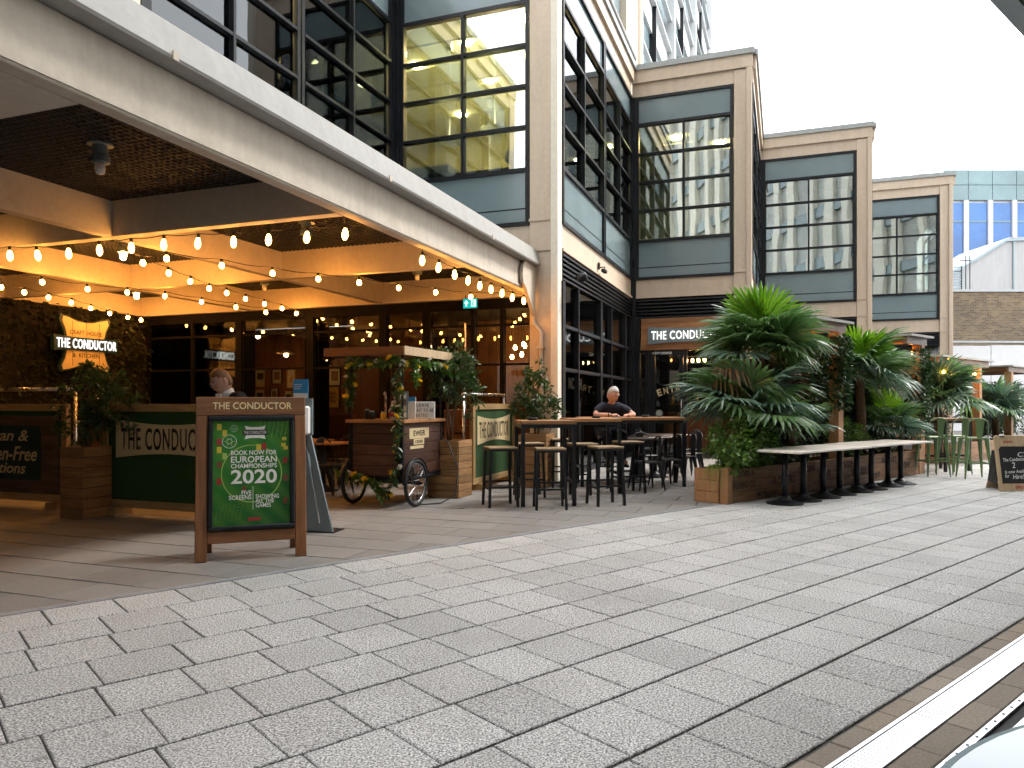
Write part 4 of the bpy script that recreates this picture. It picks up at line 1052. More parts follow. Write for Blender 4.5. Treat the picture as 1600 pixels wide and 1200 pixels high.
p2 = (XP(703, 10.75), 10.75)
planter('slatted crate planter right of the flower cart', p2, AE, .47, .82, 8)
ficus('ficus with white blossoms beside the flower cart', p2, .74, [((0, 0, 1.0), (.42, .40, .36)), ((.22, .05, .72), (.30, .30, .30)), ((-.15, 0, 1.25), (.30, .28, .22)), ((.15, 0, 1.28), (.28, .26, .2))], 1700, 9)
p3 = (XP(838, 12.0), 12.0)
planter('slatted crate planter by the end pier', p3, AE, .46, .86, 7)
ficus('dark ficus in front of the end pier', p3, .78, [((0, 0, .72), (.36, .34, .36)), ((.1, 0, .42), (.30, .30, .28)), ((-.08, 0, 1.02), (.24, .22, .22)), ((-.15, 0, .55), (.26, .26, .26))], 1600, 14, .085)
t = thing('timber_crate_stack', 'tall brown timber box standing behind the right crate planter', 'crate', (XP(722, 11.6), 11.6, 0), AE)
for k in range(5): box('crate_board', M['panelwood'], t, -.30, .26, -.03, .42, .25*k+.003, .25*k+.247, bevel=.004)
mb = MB(); mb.box(-.12, .04, -.034, -.029, .86, .895); stuff(mb.build('hand_slot', M['void'], t))

# =================================================================== LARGE EASEL BOARD
EA = (-2.68, 6.24); EAZ = math.atan2(.31, .86)
eb = thing('easel_board', 'large stained wood easel board with green football poster', 'sign board', (EA[0], EA[1], 0), EAZ)
TL = R(-8.0)
W, H = .914, 1.415
def tilt(o): o.rotation_euler = (TL, 0, 0); return o
tilt(box('stile', M['redwood'], eb, 0, .095, -.025, .025, 0, H-.165, bevel=.006)); tilt(box('stile', M['redwood'], eb, W-.095, W, -.025, .025, 0, H-.165, bevel=.006))
hdr = tilt(box('header', M['redwoodx'], eb, 0, W, -.0255, .025, H-.164, H, bevel=.006))
text('lettering', 'THE CONDUCTOR', .66, .062, M['gold'], hdr, (W/2+.01, -.026, H-.078), bold=.012)
tilt(box('lower_rail', M['redwoodx'], eb, .096, W-.096, -.022, .022, .15, .25, bevel=.006))
bk = tilt(box('backing', M['void'], eb, .09, W-.09, .0, .02, .25, H-.165))
pf = MB(); x0, x1, z0, z1, b = .097, W-.097, .252, H-.167, .042
for q in ((x0, x1, z1-b, z1), (x0, x1, z0, z0+b), (x0, x0+b, z0+b, z1-b), (x1-b, x1, z0+b, z1-b)): pf.box(q[0], q[1], -.04, .0, q[2], q[3])
tilt(pf.build('poster_frame', M['steel'], eb, bevel=.010))
m, nt, bs, out = nodes_of('poster_print')
tc = add(nt, 'ShaderNodeTexCoord'); sep = add(nt, 'ShaderNodeSeparateXYZ'); nt.links.new(tc.outputs['Object'], sep.inputs[0])
dg = math_n(nt, 'SUBTRACT', sep.outputs[2], math_n(nt, 'MULTIPLY', sep.outputs[0], .9))
f = ramp(nt, math_n(nt, 'ADD', dg, math_n(nt, 'MULTIPLY', noise(nt, tc.outputs['Object'], 6, 3), .35)), -.2, 1.1)
base = mixc(nt, f, (.008, .075, .022), (.035, .20, .030))
wv = add(nt, 'ShaderNodeTexWave', bands_direction='DIAGONAL'); wv.inputs['Scale'].default_value = 3.2; nt.links.new(tc.outputs['Object'], wv.inputs[0])
nt.links.new(mixc(nt, math_n(nt, 'MULTIPLY', wv.outputs[1], .25), base, (.12, .28, .04)), bs.inputs['Base Color']); bs.inputs['Roughness'].default_value = .25
bs.inputs['Coat Weight'].default_value = .6; bs.inputs['Coat Roughness'].default_value = .03
M['poster'] = m
M['lime'] = plain('poster_lime', (.30, .45, .10), .3, 0, .1); M['pyellow'] = plain('poster_yellow', (.55, .45, .05), .3, 0, .05)
M['pred'] = plain('poster_red', (.30, .03, .03), .3, 0, .05); M['ptan'] = plain('poster_brown', (.16, .06, .03), .3, 0, .05); M['pwhite'] = plain('poster_white', (.74, .76, .72), .3, 0, .02)
PX0, PX1, PZ0, PZ1 = .139, W-.139, .294, H-.209
ps = tilt(MB().box(PX0, PX1, -.012, -.008, PZ0, PZ1).build('poster', M['poster'], eb))
PW_, PH_ = PX1-PX0, PZ1-PZ0
def pp(u, v): return (PX0+PW_*u, PZ1-PH_*v)
def pquad(name, u, v, w, h, mat, y=-.0135): a, c = pp(u, v); MB().box(a-w*PW_/2, a+w*PW_/2, y, -.0122, c-h*PH_/2, c+h*PH_/2).build(name, mat, ps)
def ptext(body, u, v, w, h, **k): a, c = pp(u, v); text('lettering', body, w*PW_, h*PH_, M['pwhite'], ps, (a, -.0142, c), t=.0008, **k)
cx, cz = pp(.50, .51); MB().ring(cx, cz, .245, .253, -.0126).build('centre_circle', M['lime'], ps)
for (u, v, r) in ((.21, .20, .06), (.27, .075, .03)):
    cx, cz = pp(u, v); mb = MB().ring(cx, cz, r*.93, r, -.013, 24); mb.ring(cx, cz, r*.36, r*.43, -.013, 6)
    for k in range(6): a = math.pi/3*k; mb.bar((cx+r*.4*math.cos(a), -.013, cz+r*.4*math.sin(a)), (cx+r*.95*math.cos(a), -.013, cz+r*.95*math.sin(a)), .003, .001)
    stuff(mb.build('football_outline', M['pwhite'], ps))
for (u, v, mt) in ((.08, .06, 'pyellow'), (.15, .12, 'pyellow'), (.08, .20, 'pred'), (.08, .28, 'pyellow'), (.15, .34, 'lime'), (.08, .42, 'ptan'), (.66, .25, 'pred'), (.59, .26, 'pyellow'), (.94, .39, 'pred'), (.94, .56, 'ptan'), (.94, .78, 'ptan'), (.08, .58, 'pred'), (.40, .66, 'ptan')):
    pquad('card', u, v, .06, .06, M[mt])
for (u, v) in ((.93, .18), (.92, .24), (.95, .27)): pquad('trophy_shape', u, v, .06, .035, M['pyellow'])
mb = MB()
for k in range(7):
    a = pp(.55+k*.05, .0+k*.018); c = pp(.98, .02+k*.028); mb.bar((a[0], -.0128, a[1]), (c[0], -.0128, c[1]), .003, .0006)
    a = pp(.62+k*.06, .005); c = pp(.58+k*.06, .16); mb.bar((a[0], -.0128, a[1]), (c[0], -.0128, c[1]), .0025, .0006)
    a = pp(.03, .83+k*.022); c = pp(.36, .76+k*.03); mb.bar((a[0], -.0128, a[1]), (c[0], -.0128, c[1]), .0025, .0006)
    a = pp(.03+k*.05, .97); c = pp(.08+k*.05, .80); mb.bar((a[0], -.0128, a[1]), (c[0], -.0128, c[1]), .0025, .0006)
stuff(mb.build('net_lines', M['lime'], ps))
a = pp(.545, .115)
MB().prism([(a[0]+x*.8, a[1]+z*.8) for x, z in ((-.11, -.075), (-.05, -.062), (.05, -.062), (.11, -.075), (.085, 0), (.11, .075), (.05, .06), (-.05, .06), (-.11, .075), (-.085, 0))], -.0135, -.0122).build('emblem', M['pwhite'], ps)
MB().box(a[0]-.105, a[0]+.105, -.0142, -.0136, a[1]-.024, a[1]+.024).build('emblem_band', M['ink'], ps)
text('lettering', 'THE CONDUCTOR', .19, .026, M['pwhite'], ps, (a[0], -.0143, a[1]), t=.0006, bold=.005)
ptext('BOOK NOW FOR', .53, .31, .60, .045, bold=.018); ptext('EUROPEAN', .53, .375, .60, .062, bold=.018); ptext('CHAMPIONSHIPS', .53, .437, .60, .044, bold=.018)
ptext('2020', .53, .54, .60, .135, bold=.02)
ptext('FIVE\nSCREENS', .35, .715, .29, .085, bold=.015, align='RIGHT', lead=.75); ptext('SHOWING\nALL THE\nGAMES', .70, .775, .31, .125, bold=.015, align='LEFT', lead=.75)
pquad('divider', .515, .745, .006, .22, M['pwhite']); pquad('brand_strip', .53, .945, .16, .03, M['pred'])
# rear legs
for x in (.04, W-.12): box('rear_leg', M['redwood'], eb, x, x+.08, -.02, .02, 0, H-.05, bevel=.005).rotation_euler = (R(9.5), 0, 0)
for o in eb.children:
    if o.name.startswith('rear_leg'): o.location = (0, .42, 0)
rr = box('rear_rail', M['redwoodx'], eb, .12, W-.12, -.016, .016, .35, .43); rr.rotation_euler = (R(9.5), 0, 0); rr.location = (0, .42, 0)

# =================================================================== SANITISER STAND BEHIND THE EASEL
ss = thing('sanitiser_stand', 'slate blue steel sanitiser stand with slotted leaning panel behind the easel board', 'stand', (XP(506, 7.75), 7.72, 0), R(-14))
fr = MB().prism([(-.26, 0), (-.03, 0), (-.21, 1.02), (-.26, 1.02)], -.012, .012).build('side_panel', M['slate'], ss)
fr2 = MB().prism([(-.01, 0), (.115, 0), (-.14, 1.02), (-.185, 1.02)], -.012, .012).build('leaning_panel', M['slate'], ss)
MB().prism([(-.03, 0), (-.01, 0), (-.02, .10), (-.045, .10)], -.0118, .0118).build('slot_bridge', M['slate'], ss)
box('base_plate', M['steel'], ss, -.28, .13, -.02, .22, 0, .012)
box('rear_upright', M['slate'], ss, -.25, -.17, .012, .05, .012, 1.02)
dsp = box('dispenser', M['white'], ss, -.25, -.13, -.10, -.012, 1.02, 1.32, bevel=.02)
box('back_plate', M['slate'], ss, -.26, -.12, -.011, .012, 1.02, 1.40)
lf = box('leaflet', plain('leaflet_blue', (.03, .26, .55), .4, 0, .03), ss, -.345, -.17, -.006, 0, 1.40, 1.60)
box('leaflet_strip', M['white'], lf, -.34, -.175, -.008, -.0065, 1.405, 1.455)
for k in range(3): box('leaflet_line', M['white'], lf, -.335, -.26+k*.01, -.0075, -.0065, 1.50+k*.022, 1.505+k*.022)
# =================================================================== FLOWER CART
ct = thing('flower_cart', 'dark timber handcart with roof, spoked wheels and trailing flowers', 'cart', (-1.41, 9.52, 0), AE)
BX0, BX1, BY0, BY1 = -.76, 0.0, 0.0, 1.12
ZB0, ZB1 = .40, 1.09
nb = 5; hb = (ZB1-ZB0)/nb
for k in range(nb):
    z0, z1 = ZB0+k*hb+.003, ZB0+(k+1)*hb-.003
    box('front_board', M['cartwood'], ct, BX0, BX1, BY0-.012, BY0+.012, z0, z1, bevel=.003)
    box('side_board', M['cartwood'], ct, BX1-.012, BX1+.012, BY0+.013, BY1, z0, z1, bevel=.003).rotation_euler = (0, 0, 0)
    box('far_side_board', M['cartwood'], ct, BX0-.012, BX0+.012, BY0+.013, BY1, z0, z1, bevel=.003)
box('cart_back', M['cartwood'], ct, BX0+.013, BX1-.013, BY1-.03, BY1, ZB0, ZB1)
box('counter_top', M['oak'], ct, BX0-.06, BX1+.06, BY0-.06, BY1+.05, ZB1+.002, ZB1+.045, bevel=.004)
for x in (BX0, BX1):
    for y_ in (BY0-.015, BY1): box('corner_post', M['steel'], ct, x-.022, x+.022, y_-.022, y_+.022, .34, ZB1)
    for y_ in (BY0, BY1): MB().tube([(x, y_, ZB1+.045), (x, y_, 1.97)], .014, 8).build('roof_post', M['steel'], ct)
RX0, RX1, RY0, RY1 = -1.08, .09, -.12, 1.72
rfp = box('roof', M['redwoodx'], ct, RX0, RX1, RY0, RY1, 2.04, 2.07)
for q in ((RX0, RX1, RY0-.02, RY0), (RX0, RX1, RY1, RY1+.02)): box('roof_fascia', M['redwoodx'], rfp, q[0], q[1], q[2], q[3], 1.965, 2.075)
for x in (RX0-.02, RX1): box('roof_fascia', M['rustic'] if x < 0 else M['ply'], rfp, x, x+.02, RY0-.02, RY1+.02, 1.966, 2.076)
box('chassis', M['steel'], ct, BX0-.02, BX1+.02, BY0, BY1, .34, .398)
MB().tube([(BX0-.10, .16, .31), (BX1+.20, .16, .31)], .016, 8).build('axle', M['steel'], ct)
def wheel(x):
    w = MB(); n = 32
    pts = [(0, .285*math.cos(2*math.pi*k/n), .285*math.sin(2*math.pi*k/n)) for k in range(n+1)]
    w.tube(pts, .026, 8, cap=False); ty = w.build('wheel', M['rubber'], ct, (x, .16, .312), smooth=True)
    r = MB(); r.tube([(0, q[1]*.90, q[2]*.90) for q in pts], .010, 6, cap=False); r.build('rim', M['galv'], ty, smooth=True)
    s = MB()
    for k in range(20): a = 2*math.pi*k/20; s.tube([(.02*(-1)**k, .03*math.cos(a+.3), .03*math.sin(a+.3)), (0, .257*math.cos(a), .257*math.sin(a))], .0022, 4)
    stuff(s.build('spokes', M['galv'], ty))
    h = MB().tube([(-.05, 0, 0), (.05, 0, 0)], .028, 10); h.build('hub', M['steel'], ty)
    m = MB(); mp = [(0, .325*math.cos(R(a)), .325*math.sin(R(a))) for a in range(20, 190, 10)]; m.tube(mp, .028, 6, flat=.3); m.build('mudguard', M['steel'], ty, smooth=True)
wheel(.11); wheel(BX0-.06)
box('wheel_guard_bar', M['steel'], ct, .16, .19, -.12, .52, .37, .40)
box('side_notice', M['plaque'], ct, .0125, .016, .16, .72, .88, 1.02); box('side_notice', M['plaque'], ct, .0125, .016, .28, .58, .80, .875); box('side_notice', M['plaque'], ct, .0125, .016, .18, .56, .745, .785)
text('lettering', 'EWER', .34, .075, M['stencil'], ct, (.0162, .44, .95), (0, 0, R(90)), bold=.02)
text('lettering', 'CIDER', .22, .04, M['stencil'], ct, (.0162, .43, .838), (0, 0, R(90)), bold=.02)
# trailing garland of leaves and flowers on the cart
def garland(path, n, seed, fl=10):
    rg = random.Random(seed); mb = MB(); P = [Vector(p) for p in path]
    seg = [(a, b, (b-a).length) for a, b in zip(P[:-1], P[1:])]; tot = sum(s[2] for s in seg)
    def at(d):
        for a, b, l in seg:
            if d <= l: return a.lerp(b, d/l)
            d -= l
        return P[-1]
    MB().tube([at(tot*i/30)+Vector((rg.uniform(-.012, .012), rg.uniform(-.012, .012), 0)) for i in range(31)], .005, 5).build('vine_stem', M['trunk'], ct)
    for i in range(n): leaf(mb, at(rg.uniform(0, tot))+rand_dir(rg)*rg.uniform(0, .045), rg.uniform(.06, .115), rand_dir(rg, -.15), .6, rnd=rg)
    stuff(mb.build('garland_leaves', M['shrub'] if seed % 2 else M['ficus'], ct))
    for i in range(fl):
        p = at(tot*(i+rg.uniform(.2, .8))/fl)+rand_dir(rg)*.05; link('flower', FL[(i+seed) % 2], ct, tuple(p), (rg.uniform(-1, 1), rg.uniform(-1, 1), rg.uniform(0, 6)), (rg.uniform(1.2, 1.9),)*3)
def flower_mesh(mat, seed):
    rg = random.Random(seed); mb = MB()
    for ring, (r, up, n) in enumerate(((.034, .3, 7), (.024, .9, 6), (.013, 1.8, 5))):
        for k in range(n):
            a = 2*math.pi*k/n+ring*.4; d = Vector((math.cos(a), math.sin(a), up)).normalized()
            leaf(mb, (0, 0, 0), r*1.15, d, .95, rnd=rg)
    return mb.mesh('flower', mat)
FL = [flower_mesh(M['petal_w'], 1), flower_mesh(M['petal_y'], 2)]
garland([(-.76, -.1, 1.92), (-.4, -.12, 1.85), (0, -.1, 1.9), (.05, .3, 1.92), (.08, .9, 1.88), (.08, 1.5, 1.92)], 300, 3, 16)
garland([(-.02, -.05, 1.9), (-.04, -.06, 1.55), (-.02, -.08, 1.2), (-.03, -.09, .9), (-.04, -.06, .6), (-.10, -.07, .35), (-.2, -.12, .14)], 210, 4, 14)
garland([(-.77, -.03, 1.9), (-.75, -.05, 1.6), (-.77, -.04, 1.3)], 130, 6, 7)
garland([(-.95, -.06, .42), (-.6, -.10, .38), (-.35, -.08, .30), (-.2, -.12, .16)], 170, 5, 7)
garland([(.06, .2, 1.9), (.06, .26, 1.6)], 60, 7, 3)
garland([(.0, 1.1, 1.9), (.12, 1.3, 1.75), (.05, 1.55, 1.9)], 120, 9, 5)
# things on the counter
def cart_pt(x, y, z): c, s = math.cos(AE), math.sin(AE); return (-1.41+c*x-s*y, 9.52+s*x+c*y, z)
ZT_ = ZB1+.0455
lb = thing('lightbox_sign', 'white lightbox sign asking guests to wait on the cart counter', 'sign', cart_pt(-.02, .62, ZT_), AE+R(22))
box('sign_case', M['white'], lb, -.16, .16, -.02, .03, 0, .235, bevel=.004)
for k, s_ in enumerate(('PLEASE', 'WAIT TO BE', 'SEATED')):
    text('lettering', s_, (.20, .28, .19)[k], .042, M['ink'], lb, ((-.02, 0, -.03)[k], -.0205, .19-k*.072), t=.001, bold=.01, spacing=1.15)
    if k: box('letter_rail', M['galv'], lb, -.158, .158, -.0225, -.0203, .262-k*.072-.04, .265-k*.072-.04)
lf2 = thing('leaflet_holder', 'tall white and blue leaflet beside the lightbox sign', 'leaflet', cart_pt(-.08, .40, ZT_), AE+R(15))
box('card', M['white'], lf2, -.055, .055, -.01, .01, 0, .30); box('blue_header', bpy.data.materials['leaflet_blue'], lf2, -.055, .055, -.0115, -.0102, .24, .30)
cd = thing('card_reader_stand', 'narrow dark upright display with pictures on the cart counter', 'display', cart_pt(-.10, .20, ZT_), AE+R(20))
box('post', M['slate'], cd, -.07, .07, -.015, .015, 0, .37, bevel=.005)
for k in range(4): box('picture_tile', (M['white'], M['plaque'], M['art_brown'], M['white'])[k], cd, -.045, .045, -.0165, -.0152, .03+k*.083, .095+k*.083)
sn = thing('sanitiser_bottle', 'clear pump bottle with red label on the cart counter', 'bottle', cart_pt(-.22, .12, ZT_), 0)
M['clear'] = glass('clear_plastic', (.85, .85, .88), .05, .05, (.7, .65, .62), .35)
MB().lathe([(.045, 0), (.05, .01), (.05, .12), (.03, .16), (.014, .175)], 14).build('body', M['clear'], sn, smooth=True)
MB().lathe([(.0515, .04), (.0515, .11)], 14).build('label_band', M['pred'], sn, smooth=True); MB().lathe([(.016, .175), (.016, .20), (.007, .20), (.007, .24)], 10).build('pump', M['white'], sn)
MB().tube([(0, 0, .24), (.06, -.03, .235)], .007, 6).build('nozzle', M['white'], sn)
for (x, y_, h_, r_, lab) in ((-.34, .10, .09, .035, 'small lemon yellow pot on the cart counter'), (-.52, .12, .10, .04, 'dark tumbler in the middle of the cart counter'), (-.64, .20, .12, .04, 'dark jar at the left end of the cart counter')):
    o = thing('jar', lab, 'jar', cart_pt(x, y_, ZT_)); MB().lathe([(r_*.9, 0), (r_, .01), (r_, h_*.8), (r_*.8, h_)], 12).build('body', M['petal_y'] if 'lemon' in lab else M['steel'], o, smooth=True); MB().lathe([(r_*.82, h_), (r_*.82, h_+.015)], 12).build('lid', M['galv'], o)
tp = thing('beer_tap', 'steel beer taps standing at the back of the cart counter', 'tap', cart_pt(-.45, .55, ZT_))
for x in (-.1, .02, .12): MB().tube([(x, 0, 0), (x, 0, .30), (x, -.05, .36), (x, -.10, .34)], .016, 8).build('tap_column', M['galv'], tp, smooth=True)
ho = MB().tube([cart_pt(.05, 1.0, .9), cart_pt(.20, .95, .8), cart_pt(.42, .8, .45), cart_pt(.42, .7, .1), cart_pt(.30, .5, .012), cart_pt(.1, .3, .012)], .009, 6).build('hose', M['rubber'], smooth=True)
tag(ho, 'thin black hose looping from the cart to the floor', 'hose')

# =================================================================== FURNITURE
def bar_table(label, x, y, w, d, rz, h=1.12):
    t = thing('bar_table', label, 'table', (x, y, 0), rz, 'high bar tables')
    n = 4
    for k in range(n): box('top_plank', M['oak'], t, -w/2, w/2, -d/2+k*d/n+.002, -d/2+(k+1)*d/n-.002, h-.045, h, bevel=.003)
    s = .05
    for sx in (-1, 1):
        for sy in (-1, 1): box('leg', M['steel'], t, sx*(w/2-.03)-s/2, sx*(w/2-.03)+s/2, sy*(d/2-.03)-s/2, sy*(d/2-.03)+s/2, 0, h-.095, bevel=.002)
    fr = MB()
    for sy in (-1, 1): fr.box(-w/2+.005, w/2-.005, sy*(d/2-.03)-s/2+.001, sy*(d/2-.03)+s/2-.001, h-.094, h-.047)
    for sx in (-1, 1): fr.box(sx*(w/2-.03)-s/2+.001, sx*(w/2-.03)+s/2-.001, -d/2+.056, d/2-.056, h-.094, h-.047)
    fr.build('top_frame', M['steel'], t)
    for sx in (-1, 1): box('footrest', M['steel'], t, sx*(w/2-.03)-.02, sx*(w/2-.03)+.02, -d/2+.056, d/2-.056, .28, .32)
    return t
RT = R(7)
bar_table('nearest high bar table with oak top and steel frame', .44, 10.0, .74, .72, RT)
bar_table('middle high bar table in front of the seated man', 1.19, 11.3, .80, .74, RT)
bar_table('long rear high bar table where the seated man leans', 1.95, 12.25, 1.72, .66, R(2))
def bar_stool_proto():
    t = thing('bar_stool', '', 'stool'); h = .78; s = .032
    box('seat', M['seatwood'], t, -.19, .19, -.17, .17, h-.025, h, bevel=.004)
    fr = MB()
    for q in ((-.185, .185, -.165, -.135), (-.185, .185, .135, .165)): fr.box(q[0], q[1], q[2], q[3], h-.055, h-.026)
    for q in ((-.185, -.155), (.155, .185)): fr.box(q[0], q[1], -.134, .134, h-.055, h-.026)
    fr.build('seat_frame', M['steel'], t)
    for sx in (-1, 1):
        for sy in (-1, 1): MB().bar((sx*.165, sy*.15, h-.056), (sx*.19, sy*.18, 0), s).build('leg', M['steel'], t)
    for sy in (-1, 1): MB().bar((-.185, sy*.171, .26+.05*(sy > 0)), (.185, sy*.171, .26+.05*(sy > 0)), .022).build('footrest', M['steel'], t)
    for sx in (-1, 1): MB().bar((sx*.18, -.17, .24), (sx*.18, .17, .24), .022).build('footrest', M['steel'], t)
    return t
def place(proto, spots, first=[True]):
    out = []
    for i, (x, y, rz, label, group) in enumerate(spots):
        o = proto if i == 0 else dup_tree(proto)
        o.location = (x, y, 0); o.rotation_euler = (0, 0, rz); o['label'] = label; o['group'] = group; out.append(o)
    return out
GS = 'steel bar stools with wooden seats'
place(bar_stool_proto(), [
 (-.155, 9.72, R(16), 'leftmost bar stool in front of the edgewise turf barrier', GS), (.485, 9.50, R(4), 'bar stool tucked under the front of the nearest bar table', GS),
 (1.245, 9.85, R(18), 'bar stool standing alone right of the nearest bar table', GS), (.25, 10.72, R(10), 'bar stool behind the nearest bar table by the planter', GS),
 (1.0, 10.60, R(12), 'bar stool between the nearest and middle bar tables', GS), (.82, 11.95, R(5), 'bar stool left of the long rear bar table', GS),
 (1.75, 11.15, R(20), 'bar stool just right of the middle bar table', GS), (1.68, 12.85, R(0), 'bar stool carrying the seated man', GS)])
def tolix(green=False):
    """pressed metal chair: hooped back with a splat, tapered splayed legs"""
    mat = M['green_metal'] if green else M['steel']; h = .74 if green else .45; bh = .34 if green else .38
    t = thing('metal_bar_chair' if green else 'metal_chair', '', 'chair')
    pr = [(-.17, -.17), (.17, -.17), (.185, 0), (.165, .17), (-.165, .17), (-.185, 0)]
    mb = MB(); b = len(pr); mb.v += [(x, y, h-.03) for x, y in pr]+[(x, y, h) for x, y in pr]
    mb.f += [tuple(reversed(range(b))), tuple(range(b, 2*b))]+[(i, (i+1) % b, b+(i+1) % b, b+i) for i in range(b)]; mb.m += [0]*(b+2)
    mb.build('seat', M['white'] if False else mat, t, bevel=.012)
    hoop = [(-.175, .15, h)]
    for a in range(0, 181, 15): hoop.append((-.175*math.cos(R(a)), .17+.05*math.sin(R(a)), h+bh*.62+bh*.38*math.sin(R(a))))
    hoop.append((.175, .15, h))
    MB().tube(hoop, .012, 8).build('back_hoop', mat, t, smooth=True)
    MB().prism([(-.045, h), (.045, h), (.075, h+bh*.97), (-.075, h+bh*.97)], 0, .006).build('back_splat', mat, t, (0, .175, 0), (R(-6), 0, 0)).location = (0, .165-h*math.sin(R(-6))*-1*0, 0)
    for sx in (-1, 1):
        for sy in (-1, 1):
            L = MB(); a = Vector((sx*.155, sy*.150, h-.02)); c = Vector((sx*.215, sy*.215, 0))
            L.tube([a, a.lerp(c, .3), a.lerp(c, .75), c], [.045, .036, .022, .013], 6, flat=.75); L.build('leg', mat, t)
    if green:
        for z in (.28,):
            mb = MB(); k = [Vector((sx*.155, sy*.15, h)).lerp(Vector((sx*.215, sy*.215, 0)), 1-z/h) for sx, sy in ((-1, -1), (1, -1), (1, 1), (-1, 1))]
            for i in range(4): MB().bar(k[i], k[(i+1) % 4], .012, .022).build('footrest', mat, t)
    return t
GD = 'black metal cafe chairs'
place(tolix(False), [
 (2.35, 13.0, R(15), 'black metal chair just right of the seated man, under the table', GD), (2.10, 11.55, R(-75), 'first black metal chair in the row along the low tables', GD),
 (2.52, 12.05, R(-70), 'second black metal chair in the row along the low tables', GD), (2.92, 12.75, R(-72), 'third black metal chair in the row along the low tables', GD),
 (3.22, 13.5, R(-70), 'fourth black metal chair, beside the big palm', GD), (3.45, 14.6, R(-80), 'fifth black metal chair near the entrance threshold', GD),
 (2.75, 14.9, R(100), 'black metal chair by the entrance door', GD)])
def low_table(label, x, y, rz, top, w=.70, d=.70, h=.745, group='low cafe tables by the entrance', cx=(0,)):
    t = thing('cafe_table', label, 'table', (x, y, 0), rz, group)
    box('table_top', top, t, -w/2, w/2, -d/2, d/2, h-.028, h, bevel=.004)
    for c in cx:
        MB().tube([(c, 0, .05), (c, 0, h-.035)], .042, 12).build('pedestal', M['steel'], t, smooth=True)
        MB().lathe([(.24, 0), (.24, .012), (.10, .055), (.045, .10)], 24).build('base', M['steel'], t, (c, 0, 0), smooth=False)
        box('top_bracket', M['steel'], t, c-.14, c+.14, -.14, .14, h-.034, h-.0285)
    return t
DT = wood('dark_top', (.03, .022, .016), (.08, .055, .035), (3, 24, 24), .35, .05)
low_table('dark low table among the black chairs, nearest one', 2.15, 12.75, R(20), DT)
low_table('dark low table among the black chairs, middle one', 2.62, 13.55, R(20), DT)
low_table('dark low table among the black chairs, nearest the door', 3.0, 14.4, R(20), DT)
# two dim tables left of the cart
low_table('oak topped table left of the flower cart', XP(505, 11.4), 11.4, AE, M['oak'], .8, .7, .75, 'dining tables under the canopy')
low_table('dim dining table deep behind the easel board', XP(470, 12.2), 12.25, AE, M['oak'], .8, .7, .75, 'dining tables under the canopy')
cc_ = tolix(False)
place(cc_, [(XP(520, 11.0), 11.0, R(60), 'black metal chair in the shade left of the cart', 'shaded chairs left of the cart'), (XP(528, 11.9), 11.95, R(-120), 'black metal chair pushed in beside the cart', 'shaded chairs left of the cart'), (XP(485, 10.7), 10.75, R(150), 'black metal chair behind the sanitiser stand', 'shaded chairs left of the cart')])
# bits on the bar tables
def ashtray(x, y, z, lab):
    o = MB().lathe([(.055, 0), (.07, .012), (.072, .035), (.058, .035), (.052, .012)], 16).build('ashtray', M['steel'], None, (x, y, z), smooth=True); tag(o, lab, 'ashtray', 'dark ashtrays on the bar tables')
ashtray(.28, 9.98, 1.12, 'dark round ashtray on the nearest bar table'); ashtray(1.30, 11.42, 1.12, 'dark ashtray left of the seated man'); ashtray(2.22, 12.3, 1.12, 'dark ashtray right of the seated man')
o = thing('table_number', 'round pale blue table marker on the rear bar table', 'marker', (2.45, 12.3, 1.12)); MB().lathe([(.06, -.004), (.06, .004)], 20).build('disc', M['aqua'], o, (0, 0, .062), (R(90), 0, 0)); MB().lathe([(.035, -.006), (.035, .006)], 16).build('disc_centre', M['slate'], o, (0, 0, .062), (R(90), 0, 0)); box('foot', M['steel'], o, -.02, .02, -.015, .015, 0, .012)

